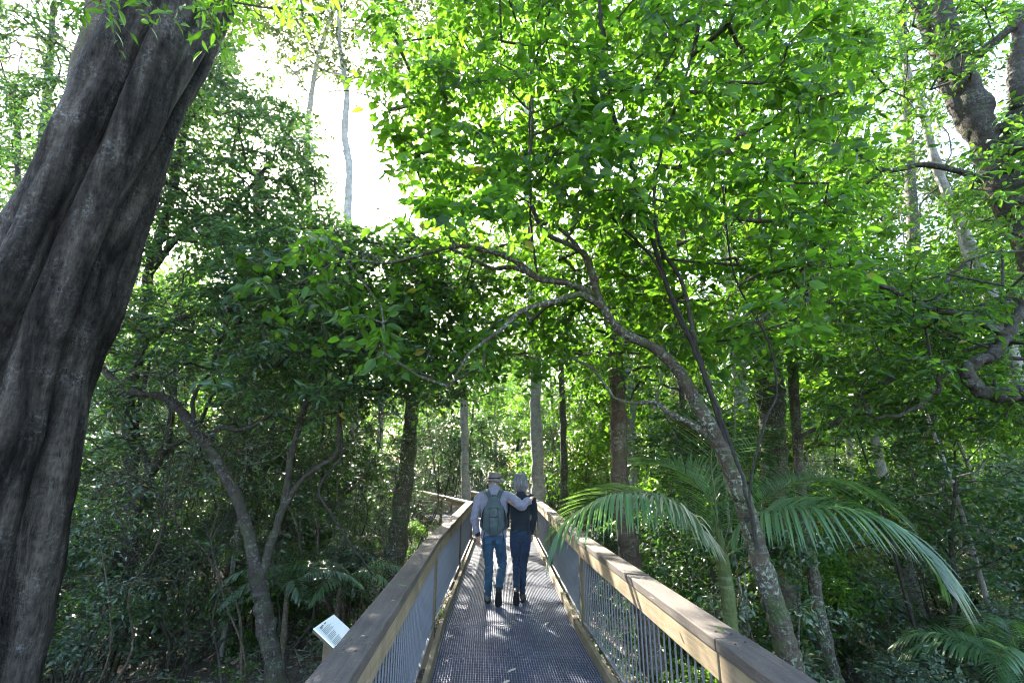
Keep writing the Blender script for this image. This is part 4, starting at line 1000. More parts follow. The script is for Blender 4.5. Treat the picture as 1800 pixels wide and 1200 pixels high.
LBL_S = ['bluish green shrub', 'dark green rounded shrub', 'low fresh green shrub', 'leggy thin stemmed shrub']
def shr_ok(x, y): return clear(x, y, 1.9) and all((x - a) ** 2 + (y - b) ** 2 > (r * .5) ** 2 for a, b, r in HEROES) and not (4.0 < x < 7.5 and 3.5 < y < 6.2) and not (y < 7.6 and -2.9 < x < -1.0)
for i, (x, y) in enumerate(scatter(r3, 292, (3.2, 30), .62, shr_ok, 1.25)):
    az = math.degrees(math.atan2(x, y)); v = int(r3.choice([0, 1, 2, 3], p=[.32, .25, .23, .20])); s = r3.uniform(.6, 1.2)
    if y < 6: s *= .7
    if x < -1 and (y < 6.8 or (y < 10 and r3.uniform() < .55)) and r3.uniform() < .85: continue
    where = ('left of the walkway' if az < -5 else 'right of the walkway') if abs(az) > 8 or y < 14 else 'beyond the end of the walkway'
    place(SHRUB[v], 'shrub', x, y, s, r3.uniform(0, 6.28), SIZE(s) + DIST(y) + LBL_S[v] + ' ' + where_of(x, y), 'shrub', 'shrubs on the forest floor', r3)

# ------------------------------------------------------------------ forest floor
def floor_pts(rng, n, yr, pw=1.5, wmin=1.05):
    y = yr[0] + (yr[1] - yr[0]) * rng.uniform(size=n) ** pw; x = rng.uniform(-1, 1, n) * (y * 1.25 + 1.5)
    k = (np.abs(x - cx(np.minimum(y, 14))) > wmin) | (y > 15)
    return x[k], y[k]
r4 = np.random.default_rng(401)
x, y = floor_pts(r4, 34000, (1.5, 22)); n = len(x); P = np.stack([x, y, gz(x, y) + r4.uniform(.0, .035, n)], 1)
D = r4.normal(0, 1, (n, 3)); D[:, 2] *= .25; N = np.array([0, 0, 1.]) + r4.normal(0, .45, (n, 3))
o = link('leaf_litter', leaves_mesh('leaf_litter', P, D, N, r4.uniform(.05, .13, n), r4.uniform(0, 1, n), 'far', M['leaf_dead'], 1.3)); o['kind'] = 'stuff'; o['label'] = 'brown fallen leaves covering the forest floor'; o['category'] = 'leaf litter'
x, y = floor_pts(r4, 3800, (2, 20)); n = len(x); P = np.stack([x, y, gz(x, y) + .02], 1); a = r4.uniform(0, 6.28, n); Ls = r4.uniform(.15, 1.1, n)
E = P + np.stack([np.cos(a) * Ls, np.sin(a) * Ls, r4.uniform(-.02, .35, n) * Ls], 1)
tb = Tubes(); tb.sticks(P, E, r4.uniform(.003, .014, n)); o = link('fallen_sticks', tb.mesh('fallen_sticks', M['bark_pale'])); o['kind'] = 'stuff'; o['label'] = 'dead sticks and twigs lying over the forest floor'; o['category'] = 'sticks'
# low ground plants
def ground_plants(seed, n, yr, mat, L, h, name, label, pw=1.3, thr=-.2, nseed=1):
    r = np.random.default_rng(seed); x, y = floor_pts(r, n, yr, pw, 1.15); k = (hnoise(x, y, .7, nseed) > thr) & ~((x < -1) & (y < 9) & (r.uniform(size=len(x)) < .6)); x, y = x[k], y[k]; n = len(x)
    hh = h * r.uniform(.2, 1.2, n); g = gz(x, y); T = np.stack([x + r.normal(0, .12, n), y + r.normal(0, .12, n), g + hh], 1); Bp = np.stack([x, y, g - .02], 1)
    tb = Tubes(); tb.sticks(Bp, T, .004)
    dirs = np.zeros((n, 3)); dirs[:, 2] = .4; P, D, N, LL, sh, ends = sprays(T, dirs + r.normal(0, .3, (n, 3)), r, 3, 4, .17, L, .6, .9, .35)
    tb.sticks(ends[0], ends[1], .0025)
    s_ = link(name + '_stems', tb.mesh(name + '_stems', M['bark_dark'])); s_['kind'] = 'stuff'; s_['label'] = 'thin stems of the ' + label; s_['category'] = 'ground cover'
    o = link(name, leaves_mesh(name, P, D, N, LL, sh, 'mid', mat, 1.1)); o['kind'] = 'stuff'; o['label'] = label; o['category'] = 'ground cover'; s_.parent = o; del s_['category']; del s_['label']
ground_plants(411, 17000, (2.0, 26), M['leaf_blue'], .075, .45, 'ground_cover', 'bluish green seedlings covering the forest floor')
ground_plants(412, 9000, (3.0, 30), M['leaf_mid'], .085, .75, 'ground_cover', 'green knee high seedlings on the forest floor', thr=.05, nseed=6)

# distant woods reading as one mass
def far_woods():
    r = np.random.default_rng(431); n = 5200; az = r.uniform(-.95, .95, n); D = r.uniform(52, 85, n); x = np.sin(az) * D; y = np.cos(az) * D
    H = (8 + 5 * np.abs(hnoise(x, y, .09, 3))) * np.where((az > -.5) & (az < -.05), 1.2, 1.5); g = gz(np.clip(x, -45, 45), np.clip(y, -50, 90))
    P0 = np.stack([x, y, g + H * r.uniform(0, 1, n) ** .8], 1)
    P, D_, N, LL, sh, e = sprays(P0, r.normal(0, 1, (n, 3)), r, 4, 4, 1.3, .62, .6)
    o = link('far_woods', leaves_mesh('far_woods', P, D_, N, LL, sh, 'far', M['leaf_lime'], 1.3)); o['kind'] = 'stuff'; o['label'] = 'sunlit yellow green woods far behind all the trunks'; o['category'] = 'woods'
far_woods()

# ------------------------------------------------------------------ people
def ring_tube(pts, k=18):
    """closed tube; pts rows: x,y,z,rx,ry  rings perpendicular to the path; rx across world x-ish, ry the other way"""
    P = np.array([q[:3] for q in pts], float); R = np.array([(q[3], q[4] if len(q) > 4 else q[3]) for q in pts], float)
    T = nrm(np.gradient(P, axis=0)); ref = np.array([0, 1., 0])
    V = []; a = np.arange(k) * 2 * math.pi / k
    for i in range(len(P)):
        f = ref if abs(T[i] @ ref) < .8 else np.array([0, 0, 1.])
        Xa = nrm(np.cross(f, T[i])); Ya = np.cross(T[i], Xa)
        V.append(P[i] + np.cos(a)[:, None] * Xa * R[i, 0] + np.sin(a)[:, None] * Ya * R[i, 1])
    n = len(P); V = np.concatenate(V + [P[:1] - T[:1] * R[0].min() * .6, P[-1:] + T[-1:] * R[-1].min() * .6])
    i = np.arange(n - 1)[:, None] * k; j = np.arange(k)[None]; j2 = (j + 1) % k
    F = np.stack([i + j, i + j2, i + k + j2, i + k + j], -1).reshape(-1, 4).tolist(); s_, e_ = n * k, n * k + 1
    F += [[s_, (q + 1) % k, q] for q in range(k)] + [[e_, (n - 1) * k + q, (n - 1) * k + (q + 1) % k] for q in range(k)]
    return V.tolist(), F
def ell(c, r, k=16):
    m = 9; rows = []
    for i in range(1, m):
        t = math.pi * i / m; rows.append((c[0], c[1], c[2] - r[2] * math.cos(t), r[0] * math.sin(t), r[1] * math.sin(t)))
    V, F = ring_tube(rows, k); V[-2] = [c[0], c[1], c[2] - r[2]]; V[-1] = [c[0], c[1], c[2] + r[2]]; return V, F
def sp(rows, sub=4): return smooth_path(rows, sub).tolist()
def blob(name, prims, mat, parent, voxel=.008, smooth=6, fold=None):
    V, F = [], []
    for v, f in prims:
        b = len(V); V += v; F += [[q + b for q in ff] for ff in f]
    me = bpy.data.meshes.new(name); me.from_pydata(V, [], F); me.update()
    bm = bmesh.new(); bm.from_mesh(me); bmesh.ops.recalc_face_normals(bm, faces=bm.faces); bm.to_mesh(me); bm.free()
    o = bpy.data.objects.new(name, me); COL.objects.link(o)
    r = o.modifiers.new('r', 'REMESH'); r.mode = 'VOXEL'; r.voxel_size = voxel
    if smooth: sm = o.modifiers.new('s', 'SMOOTH'); sm.iterations = smooth; sm.factor = .5
    dg = bpy.context.evaluated_depsgraph_get(); me2 = bpy.data.meshes.new_from_object(o.evaluated_get(dg)); bpy.data.objects.remove(o)
    me2.name = name; n = len(me2.vertices); co = np.zeros(n * 3, np.float32); me2.vertices.foreach_get('co', co); co = co.reshape(-1, 3).astype(float)
    if fold is not None:
        no = np.zeros(n * 3, np.float32); me2.vertex_normals.foreach_get('vector', no); no = no.reshape(-1, 3)
        co = co + no * fold(co)[:, None]; me2.vertices.foreach_set('co', co.astype(np.float32).ravel())
    me2.polygons.foreach_set('use_smooth', np.ones(len(me2.polygons), bool)); me2.materials.clear(); me2.materials.append(mat); me2.update()
    o = bpy.data.objects.new(name, me2); COL.objects.link(o); o.parent = parent; return o

def folds(amp, fz, knots=(), seed=0):
    def f(c):
        x, y, z = c.T; g = np.sin(z * fz + 5 * np.sin(x * 9 + seed) + y * 14) + .6 * np.sin(z * fz * 1.7 - x * 30 + 3 * np.sin(y * 11) + seed) + .4 * np.sin(x * 55 + z * 12 + seed)
        wgt = np.full(len(z), .45)
        for kx, ky, kz, s_, a in knots: wgt += a * np.exp(-((x - kx) ** 2 + (y - ky) ** 2 + (z - kz) ** 2) / (2 * s_ * s_))
        return amp * g * wgt
    return f

def hand_prims(wr, dirn, palmn, thumb, s=1.0, curl=.5):
    """wrist, direction of fingers, palm normal (side to which fingers curl), thumb side"""
    wr = np.array(wr, float); d = nrm(dirn); n = nrm(np.array(palmn, float) - d * np.dot(palmn, d)); t = np.cross(d, n); t = t if np.dot(t, thumb) > 0 else -t
    pr = [ring_tube([(*(wr - d * .02), .024 * s, .018 * s), (*(wr + d * .01 * s), .026 * s, .017 * s)])]
    # palm: flat rows of overlapping tubes
    for q in np.linspace(-.028, .026, 4):
        pr.append(ring_tube([(*(wr + t * q * .55 * s), .014 * s, .014 * s), (*(wr + d * .045 * s + t * q * .9 * s), .014 * s, .014 * s), (*(wr + d * .092 * s + t * q * s), .0115 * s, .0115 * s)], 10))
    for q, L, c in ((.030, .072, .8), (.011, .082, .9), (-.009, .076, 1.0), (-.029, .060, 1.15)):
        p0 = wr + d * .085 * s + t * q * s; dd = d + t * q * 1.5; rows = [(*p0, .0105 * s, .0105 * s)]; ang = 0
        for L_, r_ in ((.45, .0095), (.32, .0088), (.23, .0072)):
            ang += curl * c * .55; v = nrm(dd * math.cos(ang) + n * math.sin(ang)); p0 = p0 + v * L * L_ * s; rows.append((*p0, r_ * s, r_ * s))
        pr.append(ring_tube(sp(rows, 3), 10))
    p0 = wr + d * .02 * s + t * .026 * s; v = nrm(d * .7 + t * .75 + n * .25)
    rows = [(*p0, .014 * s), (*(p0 + v * .035 * s), .012 * s), (*(p0 + v * .055 * s + d * .018 * s + n * .008 * s), .0098 * s), (*(p0 + v * .062 * s + d * .045 * s + n * .016 * s), .008 * s)]
    pr.append(ring_tube(sp([(*r_, r_[3]) for r_ in rows], 3), 10)); return pr

def head_prims(c, s=1.0):
    x, y, z = c
    pr = [ell((x, y, z + .02 * s), (.076 * s, .095 * s, .105 * s)), ell((x, y + .025 * s, z - .045 * s), (.058 * s, .066 * s, .075 * s)),
          ring_tube([(x, y + .085 * s, z + .018 * s, .009 * s, .009 * s), (x, y + .108 * s, z - .012 * s, .013 * s, .012 * s), (x, y + .098 * s, z - .022 * s, .016 * s, .010 * s)], 10),
          ell((x, y + .080 * s, z - .058 * s), (.024 * s, .014 * s, .010 * s), 10), ell((x, y + .072 * s, z - .095 * s), (.026 * s, .022 * s, .020 * s), 10), ell((x, y + .082 * s, z + .038 * s), (.05 * s, .012 * s, .010 * s), 10)]
    for sx in (-1, 1): pr.append(ring_tube([(x + sx * .074 * s, y + .002, z + .03 * s, .010 * s, .02 * s), (x + sx * .086 * s, y - .012 * s, z + .005 * s, .008 * s, .022 * s), (x + sx * .076 * s, y - .002 * s, z - .03 * s, .008 * s, .012 * s)], 10))
    return pr

# cloth materials
def cloth_mat(name, a, b, kind):
    m, nt, p = new_mat(name); v = coords(nt)
    if kind == 'stripe':
        w1 = nt.nodes.new('ShaderNodeTexWave'); w1.bands_direction = 'X'; w1.inputs['Scale'].default_value = 26; w1.inputs['Distortion'].default_value = .8; w1.inputs['Detail'].default_value = 1; nt.links.new(v, w1.inputs[0])
        c = mixc(nt, ramp(nt, w1.outputs[1], [(.45, 0), (.8, 1)]), a, b)
        c = mixc(nt, ramp(nt, noise(nt, v, 5, 3), [(.4, 0), (.7, .25)]), c, (.16, .15, .22))
    else:
        c = mixc(nt, ramp(nt, noise(nt, v, 7, 5, .6), [(.3, 0), (.72, 1)]), a, b)
        if kind == 'denim': c = mixc(nt, ramp(nt, noise(nt, coords(nt, (30, 30, 6)), 9, 4), [(.45, 0), (.75, .25)]), c, tuple(x * 1.8 for x in b))
    nt.links.new(c, p.inputs['Base Color']); p.inputs['Roughness'].default_value = .9; p.inputs['Specular IOR Level'].default_value = .2
    try: p.inputs['Sheen Weight'].default_value = .15
    except Exception: pass
    bump(nt, noise(nt, v, 260, 2), p, .25, .002); return m
M['shirt'] = cloth_mat('striped_shirt', (.22, .22, .27), (.085, .08, .13), 'stripe')
M['denim'] = cloth_mat('denim_blue', (.010, .026, .048), (.032, .072, .115), 'denim')
M['denim_dark'] = cloth_mat('denim_dark', (.008, .012, .024), (.016, .030, .058), 'denim')
M['sweater'] = cloth_mat('black_knit', (.006, .009, .013), (.012, .020, .026), 'knit')
M['pack'] = cloth_mat('teal_nylon', (.026, .042, .046), (.050, .072, .076), 'nylon'); M['pack'].node_tree.nodes['Principled BSDF'].inputs['Roughness'].default_value = .5
M['strap'] = cloth_mat('black_webbing', (.008, .010, .014), (.015, .018, .024), 'nylon')
M['hat'] = cloth_mat('brown_felt', (.085, .068, .064), (.17, .14, .135), 'knit')
M['skin'] = simple_mat('skin', (.42, .22, .15), .5, 0, .4, .12, 12, .05)
M['shoe'] = simple_mat('shoe_leather', (.020, .018, .018), .55, 0, .4, .3, 20, .1)
M['sole'] = simple_mat('rubber_sole', (.010, .010, .012), .75, 0, .3, .3, 25, .3)
M['shoe_grey'] = simple_mat('shoe_grey', (.07, .065, .06), .6, 0, .4, .3, 20, .1)
M['hair_grey'] = simple_mat('grey_hair', (.12, .122, .13), .42, 0, .5, .35, 40, .3)
M['hair_short'] = simple_mat('short_hair', (.20, .17, .15), .6, 0, .4, .3, 60, .4)
M['eye'] = simple_mat('eye', (.6, .6, .6), .15, 0, .5, .05, 5, 0)

def foot(parent, ankle, heel, toe, up, upper, sx=1.0, name='shoe'):
    """shoe along heel->toe with sole away from 'up'"""
    heel = np.array(heel, float); toe = np.array(toe, float); f = nrm(toe - heel); L = np.linalg.norm(toe - heel); u = nrm(np.array(up, float) - f * np.dot(up, f)); sd = np.cross(f, u)
    def ring(t, w_, h0, h1, k=18):
        a = np.arange(k) * 2 * math.pi / k; c = heel + f * L * t + u * (h0 + h1) / 2
        return c + np.cos(a)[:, None] * sd * w_ * np.where(np.abs(np.cos(a)) > .1, 1, 1)[:, None] + (np.sign(np.sin(a)) * np.abs(np.sin(a)) ** .7)[:, None] * u * (h1 - h0) / 2
    def loft(rs, nm, mat, par):
        k = len(rs[0]); V = np.concatenate(rs); n = len(rs); F = []
        for i in range(n - 1):
            for j in range(k): F.append([i * k + j, i * k + (j + 1) % k, (i + 1) * k + (j + 1) % k, (i + 1) * k + j])
        F2 = [list(range(k))[::-1], [(n - 1) * k + j for j in range(k)]]
        me = bpy.data.meshes.new(nm); me.from_pydata(V.tolist(), [], F + F2); me.polygons.foreach_set('use_smooth', np.ones(len(me.polygons), bool)); me.materials.append(mat); me.update()
        return link(nm, me, par)
    S_ = [(0, .012, .01, .03), (.03, .030, .008, .075), (.14, .036, .008, .10), (.30, .036, .008, .105), (.45, .040, .008, .085), (.65, .047, .008, .062), (.82, .046, .008, .052), (.94, .034, .010, .042), (1.0, .012, .014, .028)]
    sh = loft([ring(t, w_, a, b) for t, w_, a, b in S_], name, upper, parent)
    Q = [(-.01, .014), (.02, .032), (.15, .038), (.35, .034), (.55, .042), (.75, .049), (.9, .042), (.985, .026), (1.015, .01)]
    loft([ring(t, w_, -.018, .014) for t, w_ in Q], 'sole', M['sole'], sh)
    ank = np.array(ankle, float); c0 = heel + f * L * .18 + u * .07
    V, F = ring_tube([(*c0, .040, .045), (*(c0 * .4 + ank * .6), .041, .044), (*ank, .042, .044)], 16)
    me = bpy.data.meshes.new('collar'); me.from_pydata(V, [], F); me.materials.append(upper); me.update(); link('collar', me, sh)
    return sh

def person_man():
    root = thing('person', 'man in brown brimmed hat and striped shirt carrying a teal backpack', 'person', (-.265, 7.52, 0.0))
    root.rotation_euler.z = math.radians(1.5)
    # joints
    shL, elL, wrL = (-.198, .0, 1.385), (-.272, -.03, 1.12), (-.235, .03, .90)
    shR, elR, wrR = (.198, -.01, 1.395), (.385, -.16, 1.285), (.515, -.135, 1.355)
    hipL, knL, anL = (-.085, 0, .90), (-.065, .035, .49), (-.075, .0, .10)
    hipR, knR, anR = (.085, 0, .90), (.125, .06, .50), (.075, -.235, .215)
    body = [ring_tube(sp([(0, 0, .88, .13, .09), (0, 0, 1.05, .125, .09), (0, 0, 1.25, .15, .095), (0, 0, 1.40, .155, .085), (0, .01, 1.48, .09, .065), (0, .035, 1.54, .056, .058), (0, .06, 1.62, .052, .056)], 3))]
    body += head_prims((0, .085, 1.635))
    for a, b, c in ((shL, elL, wrL), (shR, elR, wrR)):
        body.append(ring_tube(sp([(*a, .045), (*b, .036), (*c, .025)], 4)))
    body[-1:] = [ring_tube(sp([(*shR, .045), (*elR, .036), (*wrR, .025)], 4))]
    for a, b, c in ((hipL, knL, anL), (hipR, knR, anR)): body.append(ring_tube(sp([(*a, .075), (*b, .048), (*c, .034)], 4)))
    body += hand_prims(wrL, (.02, .10, -1), (.6, .5, 0), (-.1, 1, 0), 1.0, .55)
    body += hand_prims(wrR, (.42, .55, .62), (.55, .3, -.85), (-.7, .2, .7), .95, .65)
    fix = []
    for v, f in body: fix.append((v, f))
    blob('body', [(v, f) for v, f in fix], M['skin'], root, .0052, 2)
    for sx in (-1, 1):
        e = Tubes; V, F = ell((sx * .030, .155, 1.668), (.012, .012, .012), 10); me = bpy.data.meshes.new('eye'); me.from_pydata(V, [], F); me.materials.append(M['eye']); link('eye', me, root)
    shirt = [ring_tube(sp([(0, 0, .855, .178, .132), (0, 0, .95, .170, .125), (0, 0, 1.08, .168, .118), (0, 0, 1.25, .186, .122), (0, 0, 1.38, .182, .112), (0, .005, 1.44, .145, .090), (0, .015, 1.485, .100, .076), (0, .035, 1.535, .068, .066)], 4), 28),
             ring_tube(sp([(-.13, 0, 1.42, .052, .06), (*shL, .064, .066), ((shL[0] + elL[0]) / 2, -.012, 1.29, .066, .064), (*elL, .058, .058), ((elL[0] + wrL[0]) / 2, .0, 1.02, .052, .050), (wrL[0], wrL[1], wrL[2] + .005, .040, .038)], 4), 18),
             ring_tube(sp([(.13, 0, 1.425, .052, .06), (*shR, .066, .068), (.29, -.09, 1.35, .062, .062), (*elR, .060, .060), (.45, -.155, 1.33, .050, .052), (.505, -.137, 1.36, .040, .040)], 4), 18)]
    shirt = [([[x_ * 1.07 if abs(x_) < .19 else x_ + (.012 if x_ > 0 else -.012), y_, z_ + .035 * min(1, max(0, (z_ - 1.2) / .2))] for x_, y_, z_ in v_], f_) for v_, f_ in shirt]
    blob('shirt', shirt, M['shirt'], root, .0075, 5, folds(.0038, 46, [(*elL, .09, .9), (*elR, .10, 1.2), (.0, 0, .95, .15, .5), (.2, 0, 1.36, .08, .8), (-.2, 0, 1.36, .08, .6)], 1))
    V, F = ring_tube([(0, .022, 1.535, .078, .074), (0, .03, 1.585, .070, .068)], 20); me = bpy.data.meshes.new('collar'); me.from_pydata(V, [], F); me.materials.append(M['shirt']); link('collar', me, root)
    for nm, wq, dq in (('cuff', wrL, (0, .05, -.02)), ('cuff', wrR, (.02, .01, .02))):
        q0 = np.array(wq) - np.array(dq) * .5; q1 = np.array(wq) + np.array(dq) * .3
        V, F = ring_tube([(*(q0), .041, .039), (*(np.array(wq) + nrm(dq) * .012), .041, .039)], 16); me = bpy.data.meshes.new('cuff'); me.from_pydata(V, [], F); me.materials.append(M['strap'] if wq is wrL else M['shirt']); link('cuff', me, root)
    jeans = [ring_tube(sp([(0, 0, .98, .150, .105), (0, -.005, .90, .165, .122), (0, -.01, .83, .160, .118)], 4), 24),
             ring_tube(sp([(-.080, 0, .88, .088, .108), (-.082, 0, .78, .088, .100), (-.078, .02, .62, .074, .080), (*knL, .064, .070), (-.068, .015, .34, .062, .066), (*anL, .055, .062)], 4), 18),
             ring_tube(sp([(.080, 0, .88, .088, .108), (.090, .01, .78, .088, .100), (.110, .045, .62, .076, .080), (*knR, .068, .072), (.105, -.075, .37, .064, .062), (.078, -.215, .235, .056, .056)], 4), 18)]
    blob('jeans', jeans, M['denim'], root, .0075, 4, folds(.0034, 60, [(*knL, .08, .9), (*knR, .08, .9), (*anL, .10, 1.4), (*anR, .1, 1.2), (0, -.1, .80, .1, .5)], 4))
    for sx in (-1, 1):   # back pockets
        box_obj('pocket', root, (sx * .078, -.134, .845), (.052, 0, 0), (0, .004, .0), (0, -.0, .055), M['denim'], .004)
    foot(root, anL, (-.08, -.055, .02), (-.085, .225, .02), (0, 0, 1), M['shoe_grey'])
    foot(root, anR, (.075, -.335, .225), (.075, -.215, -.0), (0, .35, .25), M['shoe'])
    # hat
    h = bpy.data.objects.new('hat', None)
    hb = []; rows = [(.088, .10, 1.70), (.090, .105, 1.715), (.086, .10, 1.75), (.078, .092, 1.785), (.055, .068, 1.800), (.0, .0, 1.792)]
    k = 36; V = []; F = []
    prof = [(.150, 1.672, 1), (.155, 1.668, 1), (.135, 1.688, 1), (.096, 1.700, 0), (.092, 1.715, 0), (.089, 1.750, 0), (.081, 1.782, 0), (.060, 1.797, 0), (.03, 1.790, 0), (.002, 1.786, 0)]
    for r_, z_, br in prof:
        for j in range(k):
            a = 2 * math.pi * j / k; wv = (.012 * math.sin(2 * a + .6) + .008 * math.sin(3 * a)) * br
            V.append((r_ * math.cos(a), .070 + r_ * 1.12 * math.sin(a), z_ + wv - .028 + .10 * r_ * -math.sin(a) * 0))
    n = len(prof)
    for i in range(n - 1):
        for j in range(k): F.append([i * k + j, i * k + (j + 1) % k, (i + 1) * k + (j + 1) % k, (i + 1) * k + j])
    me = bpy.data.meshes.new('hat'); me.from_pydata(V, [], F); me.polygons.foreach_set('use_smooth', np.ones(len(F), bool)); me.materials.append(M['hat']); ho = link('hat', me, root)
    sd = ho.modifiers.new('s', 'SOLIDIFY'); sd.thickness = .004; ho.rotation_euler.x = math.radians(0)
    V, F = ring_tube([(0, .070, 1.675, .096, .106), (0, .070, 1.694, .094, .104)], 30); me = bpy.data.meshes.new('hat_band'); me.from_pydata(V, [], F); me.materials.append(M['strap']); link('hat_band', me, ho)
    blob('hair', [ell((0, .055, 1.645), (.084, .086, .055)), ell((0, .005, 1.625), (.064, .034, .045))], M['hair_short'], root, .006, 3, folds(.002, 200, [], 2))
    # backpack
    pk = blob('backpack', [ell((0, -.185, 1.16), (.152, .088, .255), 20), ell((0, -.172, 1.06), (.158, .097, .165), 20), ell((0, -.165, 1.31), (.112, .062, .120), 18)], M['pack'], root, .007, 6, folds(.0016, 30, [(0, -.2, 1.0, .1, .8)], 6))
    tb = Tubes()
    for q in (-1, 1):
        tb.add(smooth_path([(q * .030, -.215, 1.36), (q * .055, -.262, 1.25), (q * .066, -.282, 1.10), (q * .05, -.268, .97)], 6), [.003] * 19, 6)
    tb.add(smooth_path([(-.115, -.225, 1.24), (-.06, -.262, 1.275), (0, -.268, 1.285), (.06, -.262, 1.275), (.115, -.225, 1.24)], 5), [.0035] * 21, 6)
    link('seam', tb.mesh('seam', M['strap']), pk)
    box_obj('pocket_zip', pk, (0, -.279, 1.165), (.058, 0, 0), (0, .004, 0), (0, 0, .006), M['strap'], .002)
    box_obj('pocket_zip', pk, (0, -.282, 1.178), (.030, 0, 0), (0, .002, 0), (0, 0, .002), M['steel'], .001)
    def strap(pts, w0, w1, mat, nm, th=.006):
        P = smooth_path(pts, 5); T = nrm(np.gradient(P, axis=0)); B_ = []
        Wd = nrm(np.cross(T, np.array([0, -1., .25]))); Nn = np.cross(Wd, T); ws = np.linspace(w0, w1, len(P))[:, None]
        A = np.concatenate([P - Wd * ws - Nn * th, P + Wd * ws - Nn * th, P + Wd * ws + Nn * th, P - Wd * ws + Nn * th]); n = len(P); F = []
        for i in range(n - 1):
            for q in range(4): q2 = (q + 1) % 4; F.append([q * n + i, q2 * n + i, q2 * n + i + 1, q * n + i + 1])
        F += [[0, n, 2 * n, 3 * n], [n - 1, 2 * n - 1, 3 * n - 1, 4 * n - 1]]
        me = bpy.data.meshes.new(nm); me.from_pydata(A.tolist(), [], F); me.polygons.foreach_set('use_smooth', np.ones(len(F), bool)); me.materials.append(mat); link(nm, me, root)
    for q in (-1, 1):
        strap([(q * .028, -.185, 1.32), (q * .055, -.160, 1.40), (q * .088, -.110, 1.472), (q * .110, -.03, 1.512), (q * .118, .07, 1.475), (q * .130, .125, 1.36), (q * .165, .09, 1.16), (q * .185, -.02, 1.03), (q * .13, -.13, .97)], .034, .016, M['pack'], 'shoulder_strap')
        strap([(q * .105, -.15, 1.30), (q * .150, -.115, 1.20), (q * .160, -.12, 1.08), (q * .125, -.16, .98)], .020, .018, M['strap'], 'side_panel')
        strap([(q * .115, -.17, .98), (q * .140, -.150, .90), (q * .138, -.150, .83)], .007, .006, M['strap'], 'strap_end', .003)
    strap([(0, -.150, 1.455), (0, -.170, 1.40), (0, -.178, 1.33)], .030, .045, M['pack'], 'top_flap')
    return root

